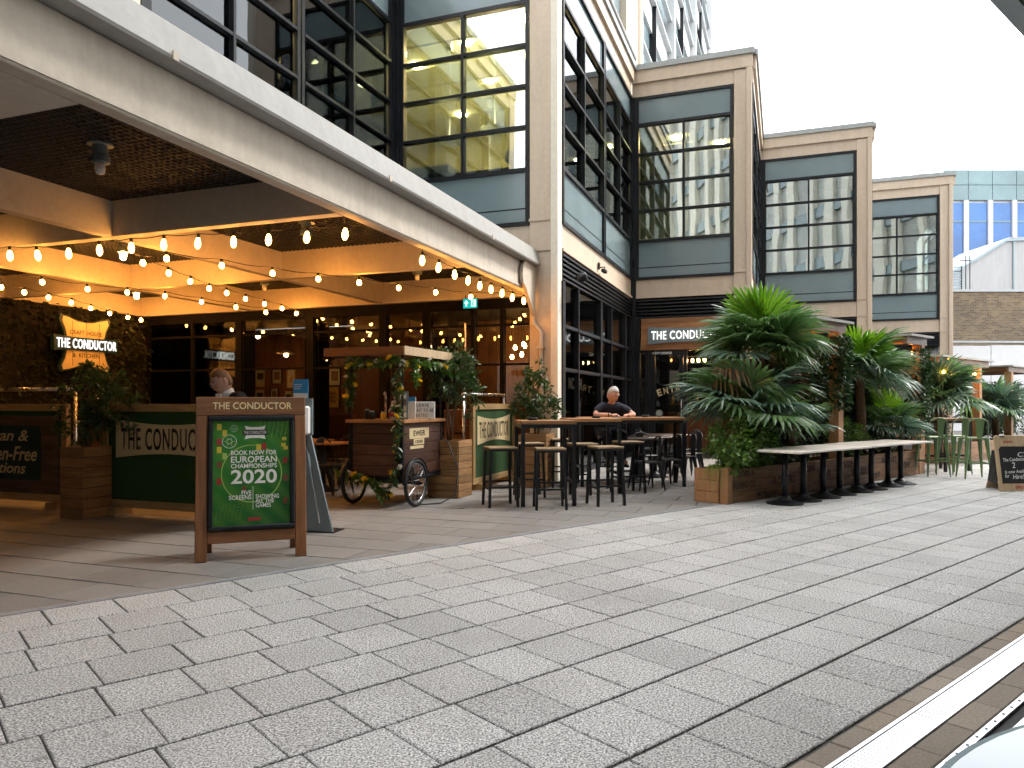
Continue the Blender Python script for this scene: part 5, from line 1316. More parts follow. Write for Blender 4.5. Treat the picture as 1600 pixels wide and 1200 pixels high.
# =================================================================== PEOPLE
def skin_body(name, mat, parent, joints, edges, sub=2):
    idx = {k: i for i, k in enumerate(joints)}
    me = bpy.data.meshes.new(name); me.from_pydata([v[0] for v in joints.values()], [(idx[a], idx[b]) for a, b in edges], [])
    me.materials.append(mat); o = link(name, me, parent)
    o.modifiers.new('skin', 'SKIN'); s = o.modifiers.new('sub', 'SUBSURF'); s.levels = sub; s.render_levels = sub
    for i, v in enumerate(joints.values()):
        r = v[1] if isinstance(v[1], tuple) else (v[1], v[1]); me.skin_vertices[0].data[i].radius = r
    me.skin_vertices[0].data[0].use_root = True
    o.modifiers['skin'].use_smooth_shade = True
    return o
M['lip_red'] = plain('lips', (0.26, 0.09, 0.07), .5, 0, .05)
def head(parent, c, pitch, yaw, mat, hair, scale=1.0, glasses=False):
    """head mesh centred on c, looking along -Y before rotation"""
    hd = bmesh.new(); bmesh.ops.create_uvsphere(hd, u_segments=28, v_segments=20, radius=1.0)
    for v in hd.verts:
        x, y, z = v.co; f = max(0, -y)
        w = .078*(1-.22*max(0, -z)**1.3); X = x*w; Y = y*.098*(1-.10*max(0, -z)); Z = z*.125
        if z < -.35: Y -= .010*f; X *= 1-.22*(-z-.35)
        Y -= .024*math.exp(-((x/.15)**2+((z+.16)/.20)**2))*(y < 0)          # nose
        Y += .016*(math.exp(-(((abs(x)-.36)/.18)**2+((z-.05)/.12)**2)))*(y < 0)  # eye sockets
        Y -= .006*math.exp(-((x/.5)**2+((z-.20)/.10)**2))*(y < 0)           # brow
        Y -= .006*math.exp(-((x/.28)**2+((z+.45)/.07)**2))*(y < 0)          # lips
        Y -= .008*math.exp(-((x/.3)**2+((z+.80)/.14)**2))*(y < 0)           # chin
        v.co = (X, Y, Z)
    me = bpy.data.meshes.new('head'); hd.to_mesh(me); hd.free(); me.materials.append(mat)
    me.polygons.foreach_set('use_smooth', [True]*len(me.polygons))
    o = link('head', me, parent, c, (pitch, 0, yaw), (scale,)*3)
    for s in (-1, 1):
        MB().lathe([(.005, -.03), (.018, -.02), (.022, .005), (.016, .03), (.004, .035)], 8).build('ear', mat, o, (s*.078, .012, -.005), (0, R(8)*s, 0), smooth=True).scale = (.45, 1, 1)
        MB().lathe([(.002, -.011), (.009, -.006), (.011, 0), (.009, .006), (.002, .011)], 10).build('eye', M['white'], o, (s*.030, -.078, .008), smooth=True)
        MB().box(s*.030-.005, s*.030+.005, -.0905, -.0875, .003, .012).build('iris', M['ink'], o)
        MB().bar((s*.014, -.0985, .026), (s*.050, -.086, .028), .010, .010).build('eyebrow', hair, o)
        MB().bar((s*.018, -.0925, .013), (s*.044, -.086, .013), .008, .006).build('eyelid', M['trunk'], o)
    MB().bar((-.022, -.1005, -.058), (.022, -.1005, -.058), .004, .006).build('mouth', M['lip_red'], o)
    hb = bmesh.new(); bmesh.ops.create_uvsphere(hb, u_segments=28, v_segments=18, radius=1.0); rh_ = random.Random(5)
    kill = []
    for v in hb.verts:
        x, y, z = v.co; lim = .52 if y < -.45 else (.22 if y < -.1 else (-.05 if y < .25 else -.6))
        if z < lim-.02: kill.append(v)
        k = 1.03+rh_.uniform(-.02, .035)+(.03 if z > .6 and y < .2 else 0)
        v.co = (x*.078*k, y*.098*k, z*.125*k)
    bmesh.ops.delete(hb, geom=kill, context='VERTS')
    hm = bpy.data.meshes.new('hair'); hb.to_mesh(hm); hb.free(); hm.materials.append(hair); hm.polygons.foreach_set('use_smooth', [True]*len(hm.polygons))
    ho_ = link('hair', hm, o); so = ho_.modifiers.new('s', 'SOLIDIFY'); so.thickness = .012
    if glasses:
        mb = MB()
        for s in (-1, 1): mb.tube([(s*.031+.021*math.cos(a*.5236), -.104, .008+.017*math.sin(a*.5236)) for a in range(13)], .0016, 5, cap=False); mb.tube([(s*.052, -.102, .01), (s*.080, -.02, .008)], .0016, 5)
        mb.tube([(-.010, -.106, .010), (.010, -.106, .010)], .0016, 5); stuff(mb.build('glasses', M['galv'], o))
    return o
def hand(parent, wrist, direc, palm_n, mat, curl=.6, side=1):
    d = Vector(direc).normalized(); n = Vector(palm_n); n = (n-d*n.dot(d)).normalized(); s = d.cross(n)*side; w = Vector(wrist)
    mb = MB(); mb.tube([w-d*.02, w+d*.02, w+d*.06, w+d*.095], [.024, .034, .042, .038], 8, flat=.5)
    for k, (o_, L) in enumerate(((-.030, .066), (-.010, .074), (.010, .070), (.028, .055))):
        p = w+d*.088+s*o_; q = p+d*L*.45-n*L*.15*curl; r_ = q+(d*(1-curl*.7)-n*curl).normalized()*L*.32; e = r_+(d*(1-curl)-n*curl).normalized()*L*.25
        mb.tube([p, q, r_, e], [.0095, .009, .008, .006], 6)
    p = w+d*.03-s*.036; mb.tube([p, p+(d*.6-s*.6-n*.2).normalized()*.035, p+(d*.85-s*.4-n*.35).normalized()*.065], [.012, .011, .008], 6)
    return mb.build('hand', mat, parent, smooth=True)
# seated man in a navy polo shirt
sm = thing('person', 'grey haired man in navy polo shirt leaning on the rear bar table', 'person', (1.68, 12.85, 0), R(10))
HP = .84
J = {'pelvis': ((0, 0, HP+.04), (.16, .13)), 'waist': ((0, -.03, HP+.20), (.145, .11)), 'chest': ((0, -.11, HP+.36), (.17, .12)), 'neckb': ((0, -.155, HP+.50), (.085, .08)), 'neck': ((0, -.20, HP+.565), .056),
 'shl': ((-.18, -.13, HP+.45), .072), 'ell': ((-.33, -.26, HP+.31), .048), 'wrl': ((-.10, -.46, HP+.315), .032),
 'shr': ((.18, -.14, HP+.45), .072), 'elr': ((.36, -.30, HP+.31), .048), 'wrr': ((.20, -.50, HP+.315), .032),
 'hil': ((-.10, -.05, HP), .10), 'knl': ((-.14, -.42, HP-.02), .068), 'anl': ((-.14, -.36, HP-.46), .045), 'tol': ((-.15, -.50, HP-.50), .035),
 'hir': ((.10, -.05, HP), .10), 'knr': ((.14, -.42, HP-.02), .068), 'anr': ((.15, -.36, HP-.46), .045), 'tor': ((.16, -.50, HP-.50), .035)}
E_ = [('pelvis', 'waist'), ('waist', 'chest'), ('chest', 'neckb'), ('neckb', 'neck'), ('chest', 'shl'), ('shl', 'ell'), ('ell', 'wrl'), ('chest', 'shr'), ('shr', 'elr'), ('elr', 'wrr'),
 ('pelvis', 'hil'), ('hil', 'knl'), ('knl', 'anl'), ('anl', 'tol'), ('pelvis', 'hir'), ('hir', 'knr'), ('knr', 'anr'), ('anr', 'tor')]
def slim(J_): return {k: (grow(v, .66) if k in ('pelvis', 'waist', 'chest', 'shl', 'shr', 'hil', 'hir', 'neckb') else v) for k, v in J_.items()}
def grow(j, k): return (j[0], tuple(x*k for x in j[1])) if isinstance(j[1], tuple) else (j[0], j[1]*k)
skin_body('body', M['skin'], sm, slim(J), E_)
def grow(j, k): return (j[0], tuple(x*k for x in j[1])) if isinstance(j[1], tuple) else (j[0], j[1]*k)
def between(a, b, t, r): return (tuple(Vector(a).lerp(Vector(b), t)), r)
S = {k: grow(J[k], 1.16) for k in ('pelvis', 'waist', 'chest', 'neckb', 'shl', 'shr')}
S['cl'] = between(J['shl'][0], J['ell'][0], .75, .074); S['cr'] = between(J['shr'][0], J['elr'][0], .75, .074)
skin_body('polo_shirt', M['polo'], sm, S, [('pelvis', 'waist'), ('waist', 'chest'), ('chest', 'neckb'), ('chest', 'shl'), ('shl', 'cl'), ('chest', 'shr'), ('shr', 'cr')])
T_ = {'pelvis': grow(J['pelvis'], 1.10)}; T_.update({k: grow(J[k], 1.14) for k in ('hil', 'knl', 'anl', 'hir', 'knr', 'anr')})
skin_body('trousers', M['jeans'], sm, T_, [('pelvis', 'hil'), ('hil', 'knl'), ('knl', 'anl'), ('pelvis', 'hir'), ('hir', 'knr'), ('knr', 'anr')])
for s in (-1, 1): MB().tube([(s*.15, -.34, HP-.53), (s*.15, -.42, HP-.535), (s*.16, -.54, HP-.545)], [.045, .05, .035], 8, flat=.7).build('shoe', M['ink'], sm, smooth=True)
head(sm, (0, -.245, HP+.655), R(20), R(26), M['skin'], M['hair_grey'], 1.12)
hand(sm, J['wrl'][0], (.75, -.45, 0), (0, 0, 1), M['skin'], .6, -1); hand(sm, J['wrr'][0], (-.6, -.5, 0), (0, 0, 1), M['skin'], .6, 1)
MB().lathe([(.036, -.012), (.036, .012)], 12).build('wrist_watch', M['ink'], sm, (-.125, -.435, HP+.315), (R(90), 0, R(40)))
ph = MB().box(-.038, .038, -.075, .075, 0, .009).build('phone', M['ink'], None, (1.72, 12.28, 1.121), (R(8), 0, R(30)), bevel=.003); tag(ph, 'dark phone under the seated man\'s hands', 'phone')
# standing man behind the easel board
st_m = thing('person', 'sandy haired man in dark suit and glasses looking down behind the easel board', 'person', (XP(356, 7.9), 8.02, 0), R(-38))
J2 = {'pelvis': ((0, 0, .93), (.15, .115)), 'waist': ((0, -.01, 1.08), (.14, .11)), 'chest': ((0, -.02, 1.29), (.17, .115)), 'neckb': ((0, -.04, 1.44), (.075, .07)), 'neck': ((0, -.075, 1.50), .054),
 'shl': ((-.185, -.02, 1.41), .075), 'ell': ((-.25, -.03, 1.10), .048), 'wrl': ((-.12, -.24, 1.06), .032), 'shr': ((.185, -.02, 1.41), .075), 'elr': ((.25, -.03, 1.10), .048), 'wrr': ((.12, -.24, 1.06), .032),
 'hil': ((-.09, 0, .87), .095), 'knl': ((-.10, -.02, .48), .062), 'anl': ((-.10, .02, .09), .042), 'tol': ((-.11, -.13, .035), .032), 'hir': ((.09, 0, .87), .095), 'knr': ((.10, -.02, .48), .062), 'anr': ((.10, .02, .09), .042), 'tor': ((.11, -.13, .035), .032)}
skin_body('body', M['skin2'], st_m, slim(J2), E_)
S2 = {k: grow(J2[k], 1.14) for k in ('pelvis', 'waist', 'chest', 'shl', 'ell', 'wrl', 'shr', 'elr', 'wrr')}
skin_body('jacket', M['suit'], st_m, S2, [('pelvis', 'waist'), ('waist', 'chest'), ('chest', 'shl'), ('shl', 'ell'), ('ell', 'wrl'), ('chest', 'shr'), ('shr', 'elr'), ('elr', 'wrr')])
T2 = {'pelvis': grow(J2['pelvis'], 1.1)}; T2.update({k: grow(J2[k], 1.15) for k in ('hil', 'knl', 'anl', 'hir', 'knr', 'anr')})
skin_body('trousers', M['suit'], st_m, T2, [('pelvis', 'hil'), ('hil', 'knl'), ('knl', 'anl'), ('pelvis', 'hir'), ('hir', 'knr'), ('knr', 'anr')])
MB().tube([(0, -.045, 1.43), (0, -.065, 1.50)], [.078, .064], 12).build('shirt_collar', M['white'], st_m, smooth=True)
MB().prism([(-.05, 1.45), (0, 1.22), (.05, 1.45)], -.165, -.15).build('shirt_front', M['white'], st_m)
for s in (-1, 1): MB().tube([(s*.10, .05, .045), (s*.10, -.04, .05), (s*.115, -.19, .035)], [.045, .048, .03], 8, flat=.75).build('shoe', M['ink'], st_m, smooth=True)
head(st_m, (0, -.125, 1.588), R(24), R(-14), M['skin2'], M['hair_brown'], 1.08, True)
hand(st_m, J2['wrl'][0], (.5, -.8, 0), (0, 0, 1), M['skin2'], .7, -1); hand(st_m, J2['wrr'][0], (-.5, -.8, 0), (0, 0, 1), M['skin2'], .7, 1)

# =================================================================== ENTRANCE
en = thing('entrance_sign', 'lit name sign on warm timber boards over the entrance', 'sign', de(-3.66+.24, 18.90-.05)+(2.70,), AE)
box('back_box', M['frame'], en, 0, 2.22, .0, .10, 0, .80)
for k in range(6): box('board', M['signwood'], en, 0, 2.22, -.02, -.001, k*.1335+.002, (k+1)*.1335-.002, bevel=.002)
p = MB().prism(pinch(2.0, .44, .05), -.07, -.022).build('name_panel', M['slate'], en, (1.18, 0, .36))
text('lettering', 'THE CONDUCTOR', 1.82, .21, M['sign_lit'], p, (0, -.0705, 0), t=.02, bold=.008, spacing=1.12)
dr = thing('entrance_door', 'dark framed glass entrance door with entry lettering, propped open', 'door', de(-3.66+.42, 18.90-.02)+(0,), AE)
for x in (0, .78): box('stile', M['frame'], dr, x, x+.09, -.03, .03, 0.01, 2.66)
for z in (0.01, 2.56): box('rail', M['frame'], dr, .09, .78, -.03, .03, z, z+.10)
gl_ = box('glass', M['glass_ent'], dr, .09, .78, -.006, .006, .11, 2.56)
pst = box('notice', M['art_brown'], dr, .14, .50, .012, .02, .95, 1.75); box('notice_strip', M['pred'], pst, .16, .48, .008, .0118, 1.0, 1.2)
text('lettering', 'Customers\nPlease', .26, .14, M['ink'], pst, (.32, .0116, 1.5), t=.001, bold=.01)
for k, ch in enumerate('ENTRY'):
    a = R(90-(k-2)*-14); text('lettering', ch, .11, .17, M['plaque'], gl_, (.28+.155*k, -.0075, 1.62+.045*k), (0, R(-18+k*6), 0), t=.001, bold=.02) if k < 4 else None
MB().tube([(.83, -.035, .95), (.83, -.08, 1.0), (.83, -.08, 1.40), (.83, -.035, 1.45)], .014, 8).build('pull_handle', M['galv'], dr, smooth=True)
box('door_closer', M['galv'], dr, .10, .60, -.06, -.031, 2.585, 2.645)
jb = thing('entrance_jamb', 'dark steel frame around the entrance opening', 'door frame', de(-3.66, 18.90)+(0,), AE)
for x in (.345, 1.31, 2.42): box('post', M['frame'], jb, x, x+.07, -.04, .08, 0, 2.69)
box('lintel', M['frame'], jb, .345, 2.50, -.03, .08, 2.68, 2.699)
lt = thing('bar_pendant', 'row of yellow lamps glowing inside the entrance', 'lamp', de(-2.25, 20.6)+(2.45,), AE)
for k in range(4): box('lamp_shade', M['pend'], lt, -.275+k*.16, -.225+k*.16, -.025, .025, .02, .10)
MB().tube([(-.4, 0, .18), (.4, 0, .18)], .02, 6).build('bar', M['steel'], lt); MB().tube([(0, 0, .18), (0, 0, 1.05)], .01, 6).build('rod', M['steel'], lt)
for k in range(4): MB().tube([(-.25+k*.16, 0, .10), (-.25+k*.16, 0, .18)], .006, 5).build('lamp_cord', M['steel'], lt)
bc = thing('bar_counter', 'dim bar counter seen through the open entrance', 'counter', de(-1.9, 21.4)+(0,), AE)
box('counter_front', M['panelwood'], bc, -1.3, 1.0, -.3, .3, 0, 1.05); box('counter_top', M['seatwood'], bc, -1.35, 1.02, -.36, .34, 1.052, 1.10)
box('back_shelf', M['panelwood'], bc, -1.3, 1.0, .8, 1.0, 1.3, 1.34)
for k in range(9): MB().lathe([(.035, 0), (.035, .16), (.012, .2), (.012, .26)], 8).build('bottle', (M['art_amber'], M['clear'], M['ficus'])[k % 3], bc, (-1.2+k*.24, .9, 1.341), smooth=True)
for k in range(5):
    t = thing('hanging_bulb', ('first', 'second', 'third', 'fourth', 'last')[k]+' glowing bulb behind the side glazing counted from the end pier', 'bulb', de(-4.8-.3*(k % 2), 13.6+k*1.05)+(2.3+.25*(k % 3),), 0, 'bulbs behind the side glazing')
    MB().lathe([(.01, -.05), (.03, -.03), (.035, 0), (.02, .05)], 10).build('bulb_glass', M['pend'], t, smooth=True); MB().tube([(0, 0, .05), (0, 0, 1.0)], .006, 5).build('cord', M['steel'], t)
# side glazing: timber lining dimly visible
box('hall_lining_board', M['panelwood'], ob, -8.2, -8.1, 12.95, 18.5, 0, 3.5)
text('window_lettering', 'NORTH', .9, .22, M['room_grey'], ob, (-3.715, 13.6, 1.72), (0, 0, R(90)), t=.001, bold=.01)
# fittings on the side wall
fl = thing('flood_light', 'black floodlight on the end pier edge', 'lamp', de(-3.46, 12.55)+(3.55,), AE)
MB().tube([(0, 0, 0), (.06, -.06, .0)], .012, 6).build('arm', M['steel'], fl); MB().lathe([(.03, 0), (.075, .02), (.085, .10), (.085, .16), (.06, .18)], 14).build('lamp_head', M['steel'], fl, (.06, -.02, -.03), (R(-70), 0, R(-70)), smooth=True)
cv = thing('cctv_camera', 'small dark camera fixed to the beige band of the side wall', 'camera', de(-3.62, 15.2)+(4.2,), AE)
MB().tube([(-.02, 0, 0), (.10, 0, 0), (.10, 0, -.05)], .014, 6).build('bracket', M['steel'], cv); box('camera_body', M['steel'], cv, .05, .13, -.14, .10, -.12, -.05, bevel=.01); box('mount', M['steel'], cv, -.04, -.01, -.04, .04, -.04, .10)
# =================================================================== LONG PLANTER, PALMS, PERGOLAS (street frame)
def unz(u, n, z=0): return un(u, n)+(z,)
PU0, PU1, PN0, PN1, PHT = 8.60, 15.15, 5.60, 6.08, .46
lpn = thing('long_planter', 'long timber sleeper planter with stencilled crate boards', 'planter', (0, 0, 0), AU)
rp = random.Random(8); z = 0.0
for k in range(3):
    h = (.15, .155, .155)[k]; u = PU0+.13
    while u < PU1-.12:
        l = min(rp.uniform(.7, 1.3), PU1-.12-u)
        box('sleeper_board', M['sleeper'], lpn, u+.003, u+l-.003, PN0-.022+rp.uniform(-.004, .004), PN0+.02, z+.003, z+h-.003, bevel=.004); u += l
    box('end_board', M['post'], lpn, PU0-.02, PU0+.02, PN0+.10, PN1, z+.003, z+h-.003, bevel=.004)
    box('end_board', M['sleeper'], lpn, PU1-.02, PU1+.02, PN0+.10, PN1, z+.003, z+h-.003, bevel=.004)
    box('rear_board', M['sleeper'], lpn, PU0, PU1, PN1-.02, PN1+.02, z+.003, z+h-.003); z += h
for u in (PU0, PU1-.12): box('corner_post', M['post'], lpn, u, u+.12, PN0-.03, PN0+.09, 0, PHT+.02, bevel=.005)
box('soil', M['soil'], lpn, PU0+.03, PU1-.03, PN0+.03, PN1-.03, .1, .40)
for (s_, u, z, w, h) in (('HOPS &', 9.05, .385, .42, .08), ('BREWING CO.', 9.0, .235, .60, .10), ('METROLOGY', 9.62, .075, .58, .07), ('FLOWERS', 10.05, .23, .62, .12), ('GARDEN', 10.72, .35, .5, .10), ('FRUIT', 11.3, .24, .4, .09), ('LONDON', 12.0, .36, .55, .09), ('CRATES', 12.5, .22, .5, .09), ('BEST', 13.1, .10, .4, .09), ('MARKET', 13.7, .34, .6, .10), ('FRESH', 14.3, .22, .5, .10)):
    text('stencil_lettering', s_, w, h, M['stencil'], lpn, (u, PN0-.0275, z), t=.001, bold=.02)

# bistro tables in front of the planter
tu = 8.95
for k, lab in enumerate(('pale topped pedestal table at the near end of the row', 'pale topped pedestal table, second from the near end of the row', 'pale topped pedestal table, third from the near end of the row', 'pale topped pedestal table at the far end of the row')):
    w = (1.12, 1.02, 1.12, 1.12)[k]; c = tu+w/2; x, y = un(c, 5.12)
    low_table(lab, x, y, AU, M['tabletop'], w-.012, .74, .725-.004*(k % 2), 'pale pedestal tables along the planter', (-.25, .25)); tu += w

# palms
def frond_mesh(seed, rad, petl, spread, droop, mat, nseg=29):
    """fan leaf: petiole along +X from the origin, blade of folded segments round its end"""
    rg = random.Random(seed); mb = MB(); hub = Vector((petl, 0, petl*.10))
    mb.tube([(0, 0, 0), (petl*.5, 0, petl*.10), tuple(hub)], [.013, .010, .007], 6, m=1)
    for k in range(nseg):
        a = R(-spread/2+spread*k/(nseg-1)+rg.uniform(-1.5, 1.5)); L = rad*(.74+.26*math.cos(a*.62))*rg.uniform(.92, 1.06)
        d = Vector((math.cos(a), math.sin(a), .10)); s = Vector((-math.sin(a), math.cos(a), 0))
        hw = math.tan(R(spread/(nseg-1))/2)
        base = len(mb.v); st = (.03, .28, .56, .80, 1.0)
        tipd = droop*rg.uniform(.5, 1.5); tw = rg.uniform(-.2, .2)
        for i, t in enumerate(st):
            c = hub+d*L*t; c.z -= tipd*L*max(0, t-.5)**2*2.6+.10*L*t*t
            wd = min(L*t*hw*.98, .032)*(1.0 if t < .60 else (.66 if t < .9 else .04))
            ridge = wd*.75
            mb.v += [tuple(c-s*wd+Vector((0, 0, tw*wd))), tuple(c+Vector((0, 0, ridge))), tuple(c+s*wd-Vector((0, 0, tw*wd)))]
        for i in range(4):
            q = base+i*3; mb.f += [(q, q+1, q+4, q+3), (q+1, q+2, q+5, q+4)]; mb.m += [0, 0]
    return mb.mesh('frond', [mat, M['petiole']])
FR = {'new': [frond_mesh(1, .62, .42, 235, .10, M['palm_new']), frond_mesh(2, .56, .5, 215, .2, M['palm_new'])],
      'mid': [frond_mesh(3, .70, .42, 265, .28, M['palm']), frond_mesh(4, .74, .44, 275, .45, M['palm']), frond_mesh(5, .66, .38, 255, .30, M['palm'])],
      'blue': [frond_mesh(6, .76, .42, 280, .22, M['palm_blue']), frond_mesh(7, .70, .40, 265, .35, M['palm_blue'])],
      'dry': [frond_mesh(8, .50, .5, 240, 1.3, M['dead'])]}
def palm(label, u, n, z0, H, spec, seed, sc=1.0):
    x, y = un(u, n); t = thing('fan_palm', label, 'palm tree', (x, y, z0), 0, 'fan palms in the planters')
    rg = random.Random(seed); lean = (rg.uniform(-.05, .05), rg.uniform(-.05, .05))
    MB().tube([(0, 0, 0), (lean[0]*.5, lean[1]*.5, H*.5), (lean[0], lean[1], H)], [.075, .085, .065], 12).build('trunk', M['fibre'], t, smooth=True)
    for (az, el, kind, roll) in spec:
        me = rg.choice(FR[kind]); e = R(el); s = sc*rg.uniform(.9, 1.1)
        link('frond', me, t, (lean[0], lean[1], H-.04*(90-el)/90), Euler((R(roll), -e, R(az)), 'XYZ'), (s, s, s))
    return t
def crown(rg, n_new, n_mid, n_low):
    sp = []
    for k in range(n_new): sp.append((rg.uniform(0, 360), rg.uniform(58, 80), 'new', rg.uniform(-25, 25)))
    for k in range(n_mid): sp.append((k*360/n_mid+rg.uniform(-18, 18), rg.uniform(15, 52), rg.choice(('mid', 'mid', 'blue')), rg.uniform(-30, 30)))
    for k in range(n_low): sp.append((k*360/max(1, n_low)+rg.uniform(-20, 20), rg.uniform(-12, 12), rg.choice(('mid', 'blue', 'blue')), rg.uniform(-30, 30)))
    return sp
rg = random.Random(21)
# a leaf that faces the camera: azimuth towards the camera (about -95 degrees) and blade tilted up
palm('big fan palm with broad blue green leaves at the near end of the planter', 9.62, 5.88, .40, .85, crown(rg, 0, 4, 5)+[(88, 58, 'blue', 0), (125, 40, 'blue', 5), (45, 38, 'blue', -5), (165, 20, 'blue', 10), (10, 22, 'mid', -10), (-150, 8, 'blue', 10), (-20, 4, 'blue', -10)], 3, 1.0)
palm('tallest fan palm with bright new leaves beside the entrance sign', 10.0, 5.92, .40, 1.72, crown(rg, 2, 6, 5)+[(-100, 60, 'new', 0), (-60, 35, 'mid', 0), (-10, 10, 'mid', 5), (200, 20, 'mid', 15), (-120, 15, 'mid', 0), (-150, -20, 'dry', 0), (90, 78, 'new', 0), (0, 70, 'new', 20), (-170, 68, 'new', 0), (85, 55, 'mid', 0), (140, 35, 'mid', 0), (30, 35, 'mid', 0)], 5, .98)
palm('fan palm with yellow green leaves between the two timber posts', 13.3, 5.88, .40, 1.45, crown(rg, 2, 7, 5)+[(-90, 55, 'new', 0), (-60, 25, 'mid', 0), (-150, 65, 'new', 0), (90, 55, 'mid', 0), (50, 30, 'mid', 0)], 8, 1.0)
palm('low drooping fan palm behind the far pedestal tables', 14.2, 5.85, .40, .55, crown(rg, 1, 6, 5), 11, .72)
palm('small fan palm in front of the dry ivy patch', 10.75, 5.86, .40, .55, crown(rg, 2, 6, 3), 23, .72)
def leafy(name, label, cat, u, n, z0, clumps, cnt, size, seed, mat='shrub', group=None):
    x, y = un(u, n); t = thing(name, label, cat, (x, y, z0), AU, group)
    rg_ = random.Random(seed); sb = MB()
    for k in range(9):
        c, r = rg_.choice(clumps); sb.tube([(0, 0, 0), (c[0]*.5, c[1]*.5, c[2]*.5), (c[0]+rg_.uniform(-.5, .5)*r[0], c[1]+rg_.uniform(-.5, .5)*r[1], c[2]+rg_.uniform(-.3, .5)*r[2])], [.010, .007, .003], 5)
    stuff(sb.build('stems', M['trunk'], t)); bush('foliage', M[mat], t, clumps, cnt, size*1.25, seed, wid=.58)
    return t
leafy('shrub', 'light green bushy shrub at the near end of the planter', 'shrub', 9.0, 5.72, .40, [((0, 0, .42), (.40, .3, .34)), ((.45, -.05, .42), (.36, .28, .32)), ((-.22, -.1, .25), (.28, .25, .24)), ((.12, 0, .72), (.28, .22, .2))], 3000, .06, 31, group='shrubs in the long planter')
leafy('shrub', 'dark low shrub under the first pedestal table', 'shrub', 10.1, 5.8, .40, [((0, 0, .18), (.45, .16, .18)), ((.6, 0, .16), (.4, .16, .16))], 1200, .05, 33, 'ivy', 'shrubs in the long planter')
leafy('shrub', 'rounded green shrub between the palms by the first post', 'shrub', 12.35, 5.82, .40, [((0, 0, .40), (.34, .26, .34)), ((.4, 0, .35), (.3, .25, .28))], 1700, .055, 35, group='shrubs in the long planter')
leafy('shrub', 'low dark shrub under the far pedestal tables', 'shrub', 12.9, 5.8, .40, [((0, 0, .15), (.8, .14, .16)), ((1.2, 0, .18), (.6, .15, .2))], 1500, .05, 37, 'ivy', 'shrubs in the long planter')
gx, gy = un(8.75, 5.78); gt = thing('grass_tuft', 'yellow green grass tuft drooping over the planter corner', 'grass', (gx, gy, .40), 0)
mb = MB(); rg_ = random.Random(6)
for k in range(420):
    a = rg_.uniform(0, 6.28); L = rg_.uniform(.22, .46); o_ = rg_.uniform(.3, 1.0); d = Vector((math.cos(a)*o_, math.sin(a)*o_, 0)); p0 = Vector((rg_.uniform(-.14, .14), rg_.uniform(-.1, .1), 0)); s = Vector((-math.sin(a), math.cos(a), 0))*.004
    pts = [p0+d*L*t*.8+Vector((0, 0, L*(t*1.25-t*t*(.9+.9*o_)))) for t in (0, .35, .7, 1)]
    b = len(mb.v)
    for i, q in enumerate(pts): w = s*(1-i/3.2); mb.v += [tuple(q-w), tuple(q+w)]
    for i in range(3): mb.f.append((b+2*i, b+2*i+1, b+2*i+3, b+2*i+2)); mb.m.append(0)
stuff(mb.build('blades', M['grass'], gt))

# timber pergolas with ivy screens
def pergola(label, u0, u1, n0, n1, zt, posts):
    t = thing('timber_pergola', label, 'pergola', (0, 0, 0), AU, 'timber pergolas beside the street')
    for (u, n) in posts: box('post', M['post'], t, u-.085, u+.085, n-.085, n+.085, 0, zt-.16, bevel=.006)
    for n in (n0+.1, n1-.1): box('beam', M['oak'], t, u0+.05, u1-.05, n-.04, n+.04, zt-.158, zt-.02, bevel=.004)
    u = u0+.2
    while u < u1: box('rafter', M['oaky'], t, u-.025, u+.025, n0+.16, n1-.16, zt-.12, zt-.02); u += .45
    box('roof_sheet', M['lip'], t, u0, u1, n0-.05, n1+.05, zt-.018, zt+.022)
    return t
pergola('timber pergola over the middle of the long planter', 10.55, 12.15, 5.55, 6.95, 2.66, [(11.85, 5.66), (11.85, 6.82), (10.7, 6.82)])
pergola('timber pergola at the far end of the long planter', 14.5, 15.55, 5.55, 6.95, 2.62, [(15.22, 5.66), (15.22, 6.82), (14.6, 6.82)])
def ivy_screen(label, u0, u1, n, z0, z1, cnt, seed, deadbox=None):
    t = thing('ivy_screen', label, 'ivy', (0, 0, 0), AU, 'ivy screens behind the palms')
    tr = MB()
    for k in range(int((u1-u0)/.3)+1): tr.bar((u0+k*.3, n+.04, z0), (u0+k*.3, n+.04, z1), .012)
    for k in range(int((z1-z0)/.3)+1): tr.bar((u0, n+.05, z0+k*.3), (u1, n+.05, z0+k*.3), .012)
    stuff(tr.build('trellis', M['trunk'], t))
    box('screen_panel', M['void'], t, u0, u1, n+.07, n+.10, z0, z1)
    rg_ = random.Random(seed); a, d = MB(), MB()
    for k in range(cnt):
        u = rg_.uniform(u0-.05, u1+.05); z = rg_.uniform(z0, z1+.06); o_ = rg_.uniform(0, .12)+.10*max(0, math.sin(u*5+z*3)*math.cos(z*4-u*2))
        dead = deadbox and ((u-deadbox[0])/deadbox[2])**2+((z-deadbox[1])/deadbox[3])**2+rg_.uniform(-.35, .35) < 1
        leaf(d if dead else a, (u, n-o_, z), rg_.uniform(.05, .10), Vector((rg_.uniform(-.8, .8), rg_.uniform(-1, -.1), rg_.uniform(-1, .4))), .62, rnd=rg_)
    stuff(a.build('ivy_leaves', M['ivy'], t))
    if d.v: stuff(d.build('dry_leaves', M['dead'], t))
ivy_screen('ivy screen with brown dry patch left of the first timber post', 10.5, 11.75, 6.10, .5, 2.35, 2600, 41, (11.1, 1.35, .5, .62))
ivy_screen('dark ivy screen left of the second timber post', 11.98, 15.12, 6.26, .5, 2.30, 5200, 43)
